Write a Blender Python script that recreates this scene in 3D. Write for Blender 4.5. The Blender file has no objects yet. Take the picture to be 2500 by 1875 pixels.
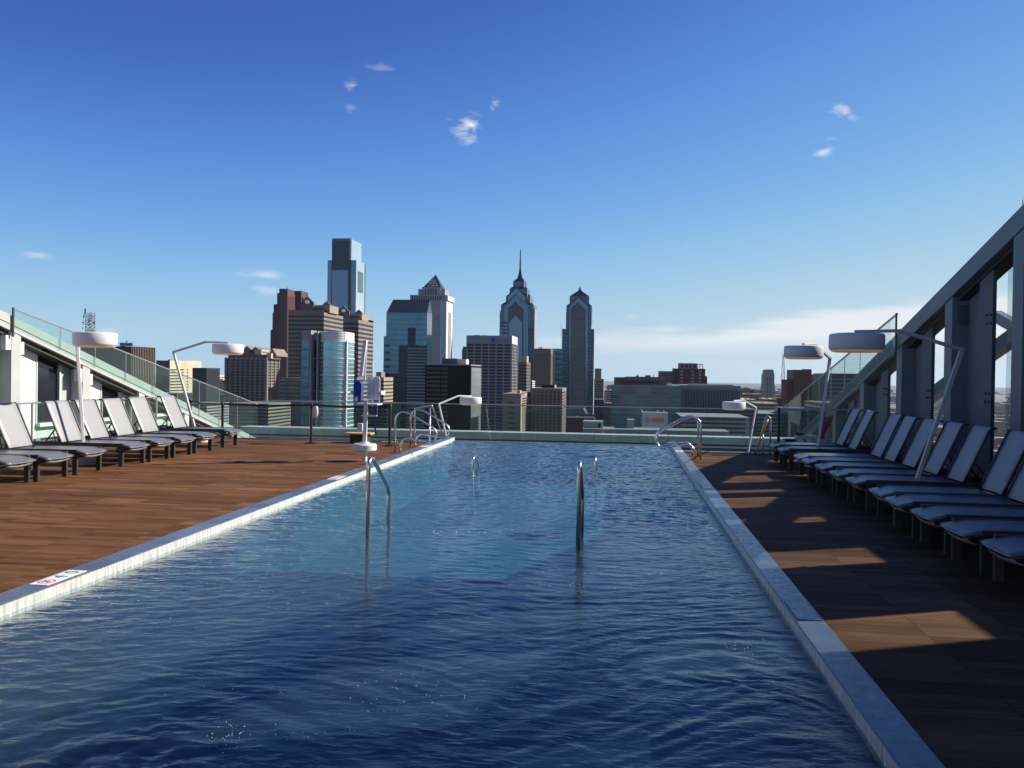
import bpy, bmesh, math, random
import numpy as np
from mathutils import Vector, Matrix
random.seed(7); RNG = np.random.default_rng(11)
scene = bpy.context.scene
col = scene.collection
rad = math.radians
# ------------------------------------------------------------------ camera
F, CX, CY, CAMZ = 2150.0, 1250.0, 937.5, 1.8          # focal length in photo pixels (2500 wide)
VPX, VPY, ROLL = 1516.0, 917.0, 0.0141                # where the pool's long axis vanishes; slope of the horizon
dY = Vector(((VPX-CX)/F, -(VPY-CY)/F, -1)).normalized()
hz = Vector((1, -ROLL, 0)).normalized()
dZ = hz.cross(dY).normalized()
dX = dY.cross(dZ).normalized()
CAM = Vector((0, 0, CAMZ))
cam_d = bpy.data.cameras.new("camera"); cam = bpy.data.objects.new("camera", cam_d); col.objects.link(cam)
cam.matrix_world = Matrix.Translation(CAM) @ Matrix((dX, dY, dZ)).to_4x4()
cam_d.sensor_width = 36; cam_d.lens = F/2500*36; cam_d.clip_start = 0.05; cam_d.clip_end = 90000
scene.camera = cam
def ray(px, py):
    v = Vector(((px-CX)/F, -(py-CY)/F, -1))
    return Vector((dX.dot(v), dY.dot(v), dZ.dot(v)))
def onY(px, py, Y): r = ray(px, py); return CAM + r*(Y/r.y)
def onZ(px, py, Z): r = ray(px, py); return CAM + r*((Z-CAMZ)/r.z)
def onX(px, py, X): r = ray(px, py); return CAM + r*(X/r.x)
# ------------------------------------------------------------------ sun and sky
SUN_EL, SUN_AZ = 31.7, 66.2                            # azimuth clockwise from the pool axis (+Y)
se, sa = rad(SUN_EL), rad(SUN_AZ)
S = Vector((math.sin(sa)*math.cos(se), math.cos(sa)*math.cos(se), math.sin(se)))
sun_d = bpy.data.lights.new("sun", 'SUN'); sun_d.energy = 5.0; sun_d.angle = rad(0.5); sun_d.color = (1, .93, .82)
sun = bpy.data.objects.new("sun", sun_d); col.objects.link(sun)
sun.rotation_euler = (-S).to_track_quat('-Z', 'Y').to_euler(); sun.location = (20, 10, 40)
world = bpy.data.worlds.new("World"); scene.world = world; world.use_nodes = True
wn, wl = world.node_tree.nodes, world.node_tree.links; wn.clear()
def N(t, **k):
    n = wn.new(t)
    for a, b in k.items(): setattr(n, a, b)
    return n
def M2(op, a, b=None, c=None, clamp=False):
    n = wn.new('ShaderNodeMath'); n.operation = op; n.use_clamp = clamp
    for i, v in enumerate((a, b, c)):
        if v is None: continue
        if isinstance(v, (int, float)): n.inputs[i].default_value = v
        else: wl.new(v, n.inputs[i])
    return n.outputs[0]
tc = N('ShaderNodeTexCoord'); sx = N('ShaderNodeSeparateXYZ'); wl.new(tc.outputs['Generated'], sx.inputs[0])
zc = M2('MAXIMUM', sx.outputs[2], 0.004)
cb = N('ShaderNodeCombineXYZ'); wl.new(sx.outputs[0], cb.inputs[0]); wl.new(sx.outputs[1], cb.inputs[1]); wl.new(zc, cb.inputs[2])
sky = N('ShaderNodeTexSky', sky_type='NISHITA', sun_disc=False)
sky.sun_elevation = se; sky.sun_rotation = sa; sky.altitude = 150; sky.air_density = 1.0; sky.dust_density = 0.05; sky.ozone_density = 3.0
wl.new(cb.outputs[0], sky.inputs[0])
sep = N('ShaderNodeSeparateColor'); wl.new(sky.outputs[0], sep.inputs[0])
EXPO, STR = 0.9, 0.12; KE = STR*2**EXPO; K0 = .12*2**.55
skr = N('ShaderNodeValToRGB'); wl.new(M2('MULTIPLY', sep.outputs[1], K0*.98/1.6, clamp=True), skr.inputs[0])   # deepen the zenith, keep the horizon pale
def lin(c): c /= 255; return c/12.92 if c < .04 else ((c+.055)/1.055)**2.4
skr.color_ramp.elements[0].position = .15; skr.color_ramp.elements[0].color = (*[lin(v) for v in (38, 70, 150)], 1)
skr.color_ramp.elements[1].position = .98; skr.color_ramp.elements[1].color = (*[lin(v) for v in (212, 226, 234)], 1)
for p_, c_ in ((.246, (66, 106, 189)), (.328, (91, 144, 218)), (.425, (118, 171, 229)), (.53, (146, 193, 232)), (.66, (172, 208, 231)), (.80, (194, 218, 231))):
    e_ = skr.color_ramp.elements.new(p_); e_.color = (*[lin(v) for v in c_], 1)
skm = N('ShaderNodeVectorMath', operation='SCALE'); wl.new(skr.outputs[0], skm.inputs[0]); skm.inputs['Scale'].default_value = 1/KE; hsv = skm
nz = N('ShaderNodeTexNoise'); nz.inputs['Scale'].default_value = 42; nz.inputs['Detail'].default_value = 8; nz.inputs['Distortion'].default_value = .6
mp = N('ShaderNodeMapping'); mp.inputs['Scale'].default_value = (1, 1, 2.2); wl.new(tc.outputs['Generated'], mp.inputs[0]); wl.new(mp.outputs[0], nz.inputs[0])
mask = None
def puff(px, py, rx, rz, soft, amp):                  # a cloud in the sky at a fixed bearing and height angle
    global mask
    d = ray(px, py).normalized(); R = Vector((d.y, -d.x, 0)).normalized(); U = R.cross(d)
    acc = None
    for ax, r in ((R, rx), (U, rz)):
        vm = N('ShaderNodeVectorMath', operation='DOT_PRODUCT'); wl.new(tc.outputs['Generated'], vm.inputs[0]); vm.inputs[1].default_value = ax
        q = M2('DIVIDE', M2('SUBTRACT', vm.outputs['Value'], ax.dot(d)), r/F); q = M2('MULTIPLY', q, q)
        acc = q if acc is None else M2('ADD', acc, q)
    vm = N('ShaderNodeVectorMath', operation='DOT_PRODUCT'); wl.new(tc.outputs['Generated'], vm.inputs[0]); vm.inputs[1].default_value = d
    front = M2('GREATER_THAN', vm.outputs['Value'], 0)
    g = M2('POWER', 2.718, M2('MULTIPLY', acc, -1.0))
    t = M2('SUBTRACT', M2('ADD', M2('MULTIPLY', g, 1.0), M2('MULTIPLY', M2('SUBTRACT', nz.outputs[0], .5), 2.6)), 1.0-soft)
    m = M2('MULTIPLY', M2('MULTIPLY', M2('MULTIPLY', t, g), amp, clamp=True), front)
    mask = m if mask is None else M2('MAXIMUM', mask, m)
for a in ((1138, 312, 40, 44, .46, 1.4), (1206, 258, 22, 18, .3, 1.0), (860, 215, 26, 28, .3, .6), (857, 262, 22, 18, .25, .4), (930, 162, 70, 18, .25, .3),
          (1060, 140, 26, 14, .3, .4), (2054, 278, 42, 26, .45, 1.1), (2006, 372, 36, 16, .4, .8), (2036, 338, 26, 9, .3, .5),
          (94, 622, 44, 11, .6, .5), (640, 668, 62, 13, .7, .6), (642, 708, 50, 14, .7, .6), (264, 808, 40, 11, .6, .5), (1540, 772, 14, 8, .5, .3), (1680, 600, 14, 6, .4, .3)):
    puff(*a)
# low bank of thin cloud along the horizon, mostly to the right
el = M2('MULTIPLY', M2('ARCSINE', sx.outputs[2]), 57.2958)
az = M2('MULTIPLY', M2('ARCTAN2', sx.outputs[0], sx.outputs[1]), 57.2958)
nb = N('ShaderNodeTexNoise'); nb.inputs['Scale'].default_value = 7; nb.inputs['Detail'].default_value = 6
mpb = N('ShaderNodeMapping'); mpb.inputs['Scale'].default_value = (1, 1, 7); wl.new(tc.outputs['Generated'], mpb.inputs[0]); wl.new(mpb.outputs[0], nb.inputs[0])
nbv = M2('SUBTRACT', nb.outputs[0], .5)
top = M2('ADD', M2('ADD', 3.4, M2('MULTIPLY', M2('SUBTRACT', az, 5), .1)), M2('MULTIPLY', nbv, 3.0))
band = M2('MULTIPLY', M2('MULTIPLY', M2('SUBTRACT', top, el), 1.2, clamp=True), M2('MULTIPLY', M2('SUBTRACT', el, M2('ADD', 1.3, M2('MULTIPLY', nbv, 1.5))), .8, clamp=True))
side = M2('MULTIPLY', M2('ADD', az, 16), .07, clamp=True)
band = M2('MULTIPLY', M2('MULTIPLY', band, side), .9)
mask = M2('MAXIMUM', mask, band)
cs = N('ShaderNodeMix', data_type='RGBA'); wl.new(mask, cs.inputs['Factor']); wl.new(hsv.outputs[0], cs.inputs['A'])
cs.inputs['B'].default_value = (.86/KE, .88/KE, .91/KE, 1)
bg = N('ShaderNodeBackground'); bg.inputs['Strength'].default_value = STR
wo = N('ShaderNodeOutputWorld'); wl.new(cs.outputs['Result'], bg.inputs[0]); wl.new(bg.outputs[0], wo.inputs[0])
scene.view_settings.view_transform = 'Standard'; scene.view_settings.look = 'None'
scene.view_settings.gamma = 1; scene.view_settings.use_curve_mapping = False
scene.view_settings.exposure = EXPO
cy = scene.cycles
cy.use_denoising = True; cy.max_bounces = 10; cy.transparent_max_bounces = 24; cy.caustics_reflective = True; cy.caustics_refractive = False
cy.sample_clamp_indirect = 20; cy.blur_glossy = .5
# ------------------------------------------------------------------ helpers
class MB:
    def __init__(s): s.v = []; s.f = []
    def add(s, vs, fs):
        o = len(s.v); s.v += [tuple(v) for v in vs]; s.f += [tuple(o+i for i in f) for f in fs]; return s
    def box(s, x0, x1, y0, y1, z0, z1):
        if x0 > x1: x0, x1 = x1, x0
        if y0 > y1: y0, y1 = y1, y0
        if z0 > z1: z0, z1 = z1, z0
        return s.add([(x0,y0,z0),(x1,y0,z0),(x1,y1,z0),(x0,y1,z0),(x0,y0,z1),(x1,y0,z1),(x1,y1,z1),(x0,y1,z1)],
                     [(0,3,2,1),(4,5,6,7),(0,1,5,4),(1,2,6,5),(2,3,7,6),(3,0,4,7)])
    def hexa(s, b, t): return s.add(list(b)+list(t), [(0,3,2,1),(4,5,6,7),(0,1,5,4),(1,2,6,5),(2,3,7,6),(3,0,4,7)])
    def prism(s, poly, axis, a, b):                   # polygon in the plane across an axis, pushed from a to b
        n = len(poly)
        def mk(p, t): return {'x': (t, p[0], p[1]), 'y': (p[0], t, p[1]), 'z': (p[0], p[1], t)}[axis]
        vs = [mk(p, a) for p in poly]+[mk(p, b) for p in poly]
        return s.add(vs, [tuple(range(n))[::-1], tuple(range(n, 2*n))]+[(i, (i+1) % n, n+(i+1) % n, n+i) for i in range(n)])
    def cyl(s, c, r, z0, z1, n=24, r1=None):
        r1 = r if r1 is None else r1
        vs = [(c[0]+r*math.cos(2*math.pi*i/n), c[1]+r*math.sin(2*math.pi*i/n), z0) for i in range(n)]
        vs += [(c[0]+r1*math.cos(2*math.pi*i/n), c[1]+r1*math.sin(2*math.pi*i/n), z1) for i in range(n)]
        return s.add(vs, [tuple(range(n))[::-1], tuple(range(n, 2*n))]+[(i, (i+1) % n, n+(i+1) % n, n+i) for i in range(n)])
    def lathe(s, c, prof, n=40):
        k = len(prof); vs = []; fs = []
        for i in range(n):
            a = 2*math.pi*i/n
            vs += [(c[0]+r*math.cos(a), c[1]+r*math.sin(a), c[2]+z) for r, z in prof]
        for i in range(n):
            j = (i+1) % n
            for q in range(k-1): fs.append((i*k+q, j*k+q, j*k+q+1, i*k+q+1))
        return s.add(vs, fs)
    def tube(s, pts, r, n=10, closed=False):
        pts = [Vector(p) for p in pts]; k = len(pts); up = None; vs = []; fs = []
        for i, p in enumerate(pts):
            a = pts[(i-1) % k] if (closed or i > 0) else p; b = pts[(i+1) % k] if (closed or i < k-1) else p
            t = (b-a).normalized()
            if up is None:
                up = Vector((0,0,1)) if abs(t.z) < .9 else Vector((0,1,0))
            u = (up-t*up.dot(t)).normalized(); w = t.cross(u); up = u
            vs += [p+(u*math.cos(2*math.pi*j/n)+w*math.sin(2*math.pi*j/n))*r for j in range(n)]
        for i in range(k if closed else k-1):
            a0, b0 = i*n, ((i+1) % k)*n
            fs += [(a0+j, a0+(j+1) % n, b0+(j+1) % n, b0+j) for j in range(n)]
        if not closed: fs += [tuple(range(n))[::-1], tuple((k-1)*n+j for j in range(n))]
        return s.add(vs, fs)
    def bar(s, a, b, w, h, up=(0,0,1)):               # rectangular bar from a to b
        a, b = Vector(a), Vector(b); t = (b-a).normalized(); up = Vector(up)
        if abs(t.dot(up)) > .98: up = Vector((0,1,0)) if abs(t.y) < .9 else Vector((1,0,0))
        u = (up-t*up.dot(t)).normalized(); v = t.cross(u)
        q = [(-1,-1),(1,-1),(1,1),(-1,1)]
        return s.hexa([a+v*w/2*i+u*h/2*j for i, j in q], [b+v*w/2*i+u*h/2*j for i, j in q])
    def build(s, name, mat=None, parent=None, smooth=False, bevel=0, fix=True):
        me = bpy.data.meshes.new(name); me.from_pydata(s.v, [], s.f)
        if fix:
            bm = bmesh.new(); bm.from_mesh(me); bmesh.ops.recalc_face_normals(bm, faces=bm.faces); bm.to_mesh(me); bm.free()
        me.update()
        if smooth:
            me.polygons.foreach_set('use_smooth', [True]*len(me.polygons))
        o = bpy.data.objects.new(name, me); col.objects.link(o)
        if mat: me.materials.append(mat)
        if parent: o.parent = parent
        if bevel:
            b = o.modifiers.new('b', 'BEVEL'); b.width = bevel; b.segments = 2; b.limit_method = 'ANGLE'
            b.angle_limit = rad(40); b.use_clamp_overlap = True
        if smooth == 'auto':
            w = o.modifiers.new('w', 'EDGE_SPLIT'); w.split_angle = rad(40)
        return o
def fillet(pts, r, n=6):
    pts = [Vector(p) for p in pts]; out = [pts[0]]
    for i in range(1, len(pts)-1):
        a, p, b = pts[i-1], pts[i], pts[i+1]; ra = min(r, (a-p).length*.48); rb = min(r, (b-p).length*.48)
        A = p+(a-p).normalized()*ra; B = p+(b-p).normalized()*rb
        out += [A*(1-t)**2+p*2*t*(1-t)+B*t*t for t in [j/n for j in range(n+1)]]
    return out+[pts[-1]]
def tag(o, label=None, cat=None, group=None, kind=None):
    if label: o['label'] = label
    if cat: o['category'] = cat
    if group: o['group'] = group
    if kind: o['kind'] = kind
    return o
def empty(name, loc=(0,0,0), rz=0, **k):
    o = bpy.data.objects.new(name, None); col.objects.link(o); o.location = loc; o.rotation_euler.z = rz
    o.empty_display_size = .1
    return tag(o, **k)
KIDS = {}
def copy_tree(o, parent=None):
    c = o.copy(); col.objects.link(c); c.parent = parent
    for ch in list(o.children): copy_tree(ch, c)
    return c
# ------------------------------------------------------------------ materials
def mat(name, color, rough=.6, metal=0, noise=0, nscale=3, bump=0, bscale=40, spec=.5, coat=0, col2=None, trans=0, ior=1.45, stretch=(1,1,1), emit=None):
    m = bpy.data.materials.new(name); m.use_nodes = True; nt = m.node_tree; b = nt.nodes['Principled BSDF']
    b.inputs['Base Color'].default_value = (*color, 1); b.inputs['Roughness'].default_value = rough; b.inputs['Metallic'].default_value = metal
    b.inputs['Specular IOR Level'].default_value = spec; b.inputs['Coat Weight'].default_value = coat
    b.inputs['Transmission Weight'].default_value = trans; b.inputs['IOR'].default_value = ior
    if emit: b.inputs['Emission Color'].default_value = (*emit[:3], 1); b.inputs['Emission Strength'].default_value = emit[3]
    if noise or col2 or bump:
        t = nt.nodes.new('ShaderNodeTexCoord'); mpn = nt.nodes.new('ShaderNodeMapping'); mpn.inputs['Scale'].default_value = stretch
        nt.links.new(t.outputs['Object'], mpn.inputs[0])
    if noise or col2:
        n = nt.nodes.new('ShaderNodeTexNoise'); n.inputs['Scale'].default_value = nscale; n.inputs['Detail'].default_value = 6
        n.inputs['Roughness'].default_value = .65
        nt.links.new(mpn.outputs[0], n.inputs[0])
        r = nt.nodes.new('ShaderNodeValToRGB'); c = Vector(color)
        a = c*(1-noise); d = Vector(col2) if col2 else c*(1+noise)
        r.color_ramp.elements[0].position = .35; r.color_ramp.elements[1].position = .65
        r.color_ramp.elements[0].color = (*a, 1); r.color_ramp.elements[1].color = (*d, 1)
        nt.links.new(n.outputs[0], r.inputs[0]); nt.links.new(r.outputs[0], b.inputs['Base Color'])
    if bump:
        n2 = nt.nodes.new('ShaderNodeTexNoise'); n2.inputs['Scale'].default_value = bscale; n2.inputs['Detail'].default_value = 4
        nt.links.new(mpn.outputs[0], n2.inputs[0])
        bp = nt.nodes.new('ShaderNodeBump'); bp.inputs['Strength'].default_value = bump; bp.inputs['Distance'].default_value = .01
        nt.links.new(n2.outputs[0], bp.inputs['Height']); nt.links.new(bp.outputs[0], b.inputs['Normal'])
    return m
class G:                                              # tiny node-graph helper
    def __init__(s, name):
        s.m = bpy.data.materials.new(name); s.m.use_nodes = True; s.nt = s.m.node_tree; s.b = s.nt.nodes['Principled BSDF']; s.out = s.nt.nodes['Material Output']
    def n(s, t, ins=None, **k):
        n = s.nt.nodes.new(t)
        for a, b in k.items(): setattr(n, a, b)
        for key, v in (ins or {}).items(): s.set(n.inputs[key], v)
        return n
    def set(s, i, v):
        if isinstance(v, bpy.types.NodeSocket): s.nt.links.new(v, i)
        else: i.default_value = v
    def m2(s, op, a, b=0.0, clamp=False):
        n = s.nt.nodes.new('ShaderNodeMath'); n.operation = op; n.use_clamp = clamp; s.set(n.inputs[0], a); s.set(n.inputs[1], b); return n.outputs[0]
    def mix(s, f, a, b):
        n = s.nt.nodes.new('ShaderNodeMix'); n.data_type = 'RGBA'; s.set(n.inputs['Factor'], f)
        s.set(n.inputs['A'], a if not isinstance(a, tuple) else (*a, 1)); s.set(n.inputs['B'], b if not isinstance(b, tuple) else (*b, 1)); return n.outputs['Result']
    def xyz(s, kind='Object'):
        t = s.n('ShaderNodeTexCoord'); q = s.n('ShaderNodeSeparateXYZ', {0: t.outputs[kind]}); return t.outputs[kind], q.outputs[0], q.outputs[1], q.outputs[2]
# glass sheet: part clear, part mirror by angle; sunlight passes
def sheet_glass(name, tint, ior=1.5, rough=0.0, dirt=0.0):
    g = G(name); nt = g.nt; nt.nodes.remove(g.b)
    tr = g.n('ShaderNodeBsdfTransparent', {0: (*tint, 1)}); gl = g.n('ShaderNodeBsdfGlossy', {'Roughness': rough, 'Color': (.95, 1, .98, 1)})
    ge = g.n('ShaderNodeNewGeometry'); dp = g.n('ShaderNodeVectorMath', {0: ge.outputs['Incoming'], 1: ge.outputs['Normal']}, operation='DOT_PRODUCT')
    cs_ = g.m2('SUBTRACT', 1.0, g.m2('ABSOLUTE', dp.outputs['Value'])); r0 = ((ior-1)/(ior+1))**2
    fr = g.m2('ADD', r0, g.m2('MULTIPLY', g.m2('POWER', cs_, 5.0), (1-r0)*.5), clamp=True); mx = g.n('ShaderNodeMixShader', {0: fr, 1: tr.outputs[0], 2: gl.outputs[0]})
    o = mx.outputs[0]
    if dirt:
        df = g.n('ShaderNodeBsdfDiffuse', {'Color': (.5, .62, .58, 1)}); mx2 = g.n('ShaderNodeMixShader', {0: dirt, 1: o, 2: df.outputs[0]}); o = mx2.outputs[0]
    nt.links.new(o, g.out.inputs[0]); return g.m
M = {}
M['glass'] = sheet_glass('rail_glass', (.88, .945, .925), 1.25, 0, .014)
M['glass2'] = sheet_glass('window_glass', (.80, .87, .88), 1.45, 0, .0)
M['glassdark'] = mat('dark_glass', (.012, .014, .018), .06, spec=.6)
M['steel'] = mat('polished_steel', (.78, .76, .72), .22, 1.0)
M['alu'] = mat('brushed_aluminium', (.42, .41, .40), .45, .45)
M['railcap'] = mat('rail_cap', (.35, .37, .39), .4, .8)
M['dark'] = mat('dark_bronze_frame', (.035, .03, .028), .42, noise=.15, nscale=9)
M['black'] = mat('black_plastic', (.008, .008, .009), .5)
M['white'] = mat('white_paint', (.58, .58, .58), .32, spec=.5)
M['whitep'] = mat('white_panel', (.52, .54, .52), .5, noise=.05, nscale=2)
M['cladL'] = mat('pale_cladding', (.36, .37, .35), .45, noise=.06, nscale=1.2)
M['clad'] = mat('grey_cladding', (.15, .162, .18), .42, noise=.10, nscale=1.5, bump=.1, bscale=12)
M['clad2'] = mat('dark_grey_steel', (.07, .082, .095), .5, noise=.12, nscale=2)
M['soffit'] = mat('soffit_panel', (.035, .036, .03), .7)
M['concrete'] = mat('cast_concrete', (.42, .38, .31), .8, noise=.1, nscale=8, bump=.2, bscale=60)
M['blue'] = mat('blue_canvas', (.01, .035, .22), .7)
M['lens'] = mat('amber_diffuser', (.75, .5, .28), .5, emit=(1, .55, .25, .08))
M['yellow'] = mat('yellow_paint', (.65, .33, .05), .45)
M['wood'] = mat('pale_timber', (.45, .30, .10), .7, noise=.2, nscale=10)
M['brown'] = mat('dark_timber', (.05, .03, .02), .8)
M['red'] = mat('red_fabric', (.25, .05, .03), .8)
M['green'] = mat('sage_wall', (.36, .42, .38), .6, noise=.05)
M['parapet'] = mat('pale_parapet', (.30, .335, .32), .6, noise=.1, nscale=1.5)
M['bolt'] = mat('bolt_head', (.03, .035, .04), .5)
M['sign'] = mat('white_sign_tile', (.66, .65, .64), .4, noise=.06, nscale=15)
M['signred'] = mat('sign_red', (.55, .04, .05), .5)
M['stonewall'] = mat('pool_side_stone', (.45, .46, .43), .50, .7, col2=(.85, .83, .76), nscale=26, bump=1.0, bscale=34, stretch=(1, 1, .16), spec=1.0)  # pale streaks paint in the sun glints thrown up by the water
# coping stone: dark polished blue-grey with splash marks
g = G('coping_stone'); co, x, y, z = g.xyz()
n1 = g.n('ShaderNodeTexNoise', {'Vector': co, 'Scale': 2.2, 'Detail': 6}); n2 = g.n('ShaderNodeTexNoise', {'Vector': co, 'Scale': 16, 'Detail': 6})
slab = g.n('ShaderNodeTexWhiteNoise', {'W': g.m2('FLOOR', g.m2('DIVIDE', y, .61))}, noise_dimensions='1D')
c1 = g.mix(g.m2('MULTIPLY', slab.outputs[0], .9), (.05, .058, .085), (.09, .105, .13))
c1 = g.mix(g.m2('MULTIPLY', g.m2('SUBTRACT', n1.outputs[0], .45), 3, clamp=True), c1, (.12, .14, .17))
joint = g.m2('LESS_THAN', g.m2('FRACT', g.m2('DIVIDE', y, .61)), .008)
c1 = g.mix(joint, c1, (.03, .03, .035))
g.set(g.b.inputs['Base Color'], c1); g.set(g.b.inputs['Roughness'], g.m2('ADD', .12, g.m2('MULTIPLY', n2.outputs[0], .35)))
bp = g.n('ShaderNodeBump', {'Height': n2.outputs[0], 'Strength': .12, 'Distance': .01}); g.set(g.b.inputs['Normal'], bp.outputs[0]); M['coping'] = g.m
# timber deck tiles: boards run across, square tiles .66 m
g = G('timber_deck'); co, x, y, z = g.xyz()
bx = g.m2('DIVIDE', g.m2('SUBTRACT', x, .185), .66); by = g.m2('DIVIDE', y, .66)
pl = g.m2('FLOOR', g.m2('DIVIDE', y, .11))
tile = g.n('ShaderNodeCombineXYZ', {0: g.m2('FLOOR', bx), 1: pl}); wt = g.n('ShaderNodeTexWhiteNoise', {'Vector': tile.outputs[0]}, noise_dimensions='2D')
tile2 = g.n('ShaderNodeCombineXYZ', {0: g.m2('FLOOR', g.m2('DIVIDE', bx, 2)), 1: g.m2('FLOOR', g.m2('DIVIDE', y, .37))}); wt2 = g.n('ShaderNodeTexWhiteNoise', {'Vector': tile2.outputs[0]}, noise_dimensions='2D')
mpn = g.n('ShaderNodeMapping', {0: co, 3: (1.2, 26, 1)}); gr = g.n('ShaderNodeTexNoise', {'Vector': mpn.outputs[0], 'Scale': 1.6, 'Detail': 7, 'Roughness': .7})
big = g.n('ShaderNodeTexNoise', {'Vector': co, 'Scale': .5, 'Detail': 4})
v = g.m2('ADD', g.m2('MULTIPLY', wt.outputs[0], .34), g.m2('MULTIPLY', gr.outputs[0], 1.0)); v = g.m2('ADD', v, g.m2('MULTIPLY', wt2.outputs[0], .22))
v = g.m2('SUBTRACT', g.m2('ADD', v, g.m2('MULTIPLY', big.outputs[0], .4)), .55)
ramp = g.n('ShaderNodeValToRGB', {0: v}); e = ramp.color_ramp.elements; e[0].color = (.052, .023, .010, 1); e[1].color = (.28, .145, .075, 1); e[0].position = .08; e[1].position = .98
q = e.new(.5); q.color = (.13, .06, .026, 1)
rib = g.m2('LESS_THAN', g.m2('FRACT', g.m2('DIVIDE', y, .022)), .28)
gap = g.m2('LESS_THAN', g.m2('FRACT', g.m2('DIVIDE', y, .11)), .06)
jx = g.m2('LESS_THAN', g.m2('ABSOLUTE', g.m2('SUBTRACT', g.m2('FRACT', bx), .5)), .0)
jx = g.m2('LESS_THAN', g.m2('FRACT', bx), .012)
dk = g.m2('MAXIMUM', g.m2('MAXIMUM', g.m2('MULTIPLY', rib, .3), g.m2('MULTIPLY', gap, .55)), g.m2('MULTIPLY', jx, .7))
g.set(g.b.inputs['Base Color'], g.mix(dk, ramp.outputs[0], (.03, .018, .012))); g.set(g.b.inputs['Roughness'], .7); g.b.inputs['Specular IOR Level'].default_value = .05
hgt = g.m2('SUBTRACT', 1.0, g.m2('MAXIMUM', g.m2('MULTIPLY', rib, .5), gap))
bp = g.n('ShaderNodeBump', {'Height': hgt, 'Strength': .25, 'Distance': .004}); g.set(g.b.inputs['Normal'], bp.outputs[0]); M['deck'] = g.m
# sling fabric
g = G('grey_sling'); co, x, y, z = g.xyz()
wv = g.n('ShaderNodeTexNoise', {'Vector': co, 'Scale': 420, 'Detail': 1}); w2 = g.n('ShaderNodeTexNoise', {'Vector': co, 'Scale': 5, 'Detail': 5})
info = g.n('ShaderNodeObjectInfo')
cc = g.mix(w2.outputs[0], (.215, .215, .22), (.27, .27, .275)); cc = g.mix(g.m2('MULTIPLY', info.outputs['Random'], .35), cc, (.22, .22, .23))
g.set(g.b.inputs['Base Color'], cc); g.set(g.b.inputs['Roughness'], .42)
bp = g.n('ShaderNodeBump', {'Height': wv.outputs[0], 'Strength': .25, 'Distance': .002}); g.set(g.b.inputs['Normal'], bp.outputs[0]); M['sling'] = g.m
M['seat'] = mat('shaded_wet_sling', (.13, .13, .14), .30, noise=.25, nscale=6, bump=.2, bscale=300)  # shade of the flat seats painted into a darker sling copy; wet gloss
# pool floor and water
def floor_mat(name, c, c2):
    g = G(name); co, x, y, z = g.xyz()
    fx = g.m2('FRACT', g.m2('DIVIDE', x, .3)); fy = g.m2('FRACT', g.m2('DIVIDE', y, .3)); j = g.m2('MAXIMUM', g.m2('LESS_THAN', fx, .03), g.m2('LESS_THAN', fy, .03))
    n = g.n('ShaderNodeTexNoise', {'Vector': co, 'Scale': 1.2, 'Detail': 5}); vo = g.n('ShaderNodeTexVoronoi', {'Vector': co, 'Scale': 2.4}, feature='DISTANCE_TO_EDGE')
    cc = g.mix(n.outputs[0], c, c2); cc = g.mix(g.m2('MULTIPLY', j, .15), cc, tuple(a*.5 for a in c))
    g.set(g.b.inputs['Base Color'], cc); g.set(g.b.inputs['Roughness'], .5); return g.m

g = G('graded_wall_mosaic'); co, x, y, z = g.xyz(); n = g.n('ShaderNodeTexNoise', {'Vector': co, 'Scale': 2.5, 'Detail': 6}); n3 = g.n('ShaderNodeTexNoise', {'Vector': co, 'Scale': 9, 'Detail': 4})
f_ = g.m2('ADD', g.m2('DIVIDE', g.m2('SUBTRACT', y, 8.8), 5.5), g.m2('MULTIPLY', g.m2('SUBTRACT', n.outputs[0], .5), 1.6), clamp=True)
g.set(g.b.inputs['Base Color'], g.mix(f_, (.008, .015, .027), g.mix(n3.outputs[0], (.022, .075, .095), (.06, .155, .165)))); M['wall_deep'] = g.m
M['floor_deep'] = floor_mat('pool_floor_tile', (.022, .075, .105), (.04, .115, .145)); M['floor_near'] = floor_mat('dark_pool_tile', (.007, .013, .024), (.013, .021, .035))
g = G('water'); nt = g.nt; nt.nodes.remove(g.b); co, x, y, z = g.xyz()
m1 = g.n('ShaderNodeMapping', {0: co, 3: (.6, 1.15, 1)})
na = g.n('ShaderNodeTexNoise', {'Vector': m1.outputs[0], 'Scale': 19, 'Detail': 5, 'Distortion': .6}); nb_ = g.n('ShaderNodeTexNoise', {'Vector': m1.outputs[0], 'Scale': 5, 'Detail': 3, 'Distortion': .8})
hh = g.m2('ADD', g.m2('MULTIPLY', na.outputs[0], .45), nb_.outputs[0])
rough_far = g.m2('ADD', .55, g.m2('MULTIPLY', g.m2('MULTIPLY', g.m2('SUBTRACT', y, 10.0), .25, clamp=True), .9))
bp = g.n('ShaderNodeBump', {'Height': hh, 'Strength': g.m2('MULTIPLY', rough_far, 1.1, clamp=True), 'Distance': .02})
ge = g.n('ShaderNodeNewGeometry'); dp = g.n('ShaderNodeVectorMath', {0: ge.outputs['Incoming'], 1: bp.outputs[0]}, operation='DOT_PRODUCT')
frv = g.m2('ADD', .022, g.m2('MULTIPLY', g.m2('POWER', g.m2('SUBTRACT', 1.0, g.m2('ABSOLUTE', dp.outputs['Value']), clamp=True), 5.0), .95), clamp=True)
tr = g.n('ShaderNodeBsdfTransparent', {0: (.58, .84, .92, 1)}); gl = g.n('ShaderNodeBsdfGlossy', {'Roughness': .02, 'Normal': bp.outputs[0]})
df = g.n('ShaderNodeBsdfDiffuse', {'Color': (.085, .14, .20, 1)}); body = g.n('ShaderNodeMixShader', {0: .16, 1: tr.outputs[0], 2: df.outputs[0]})
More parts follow.
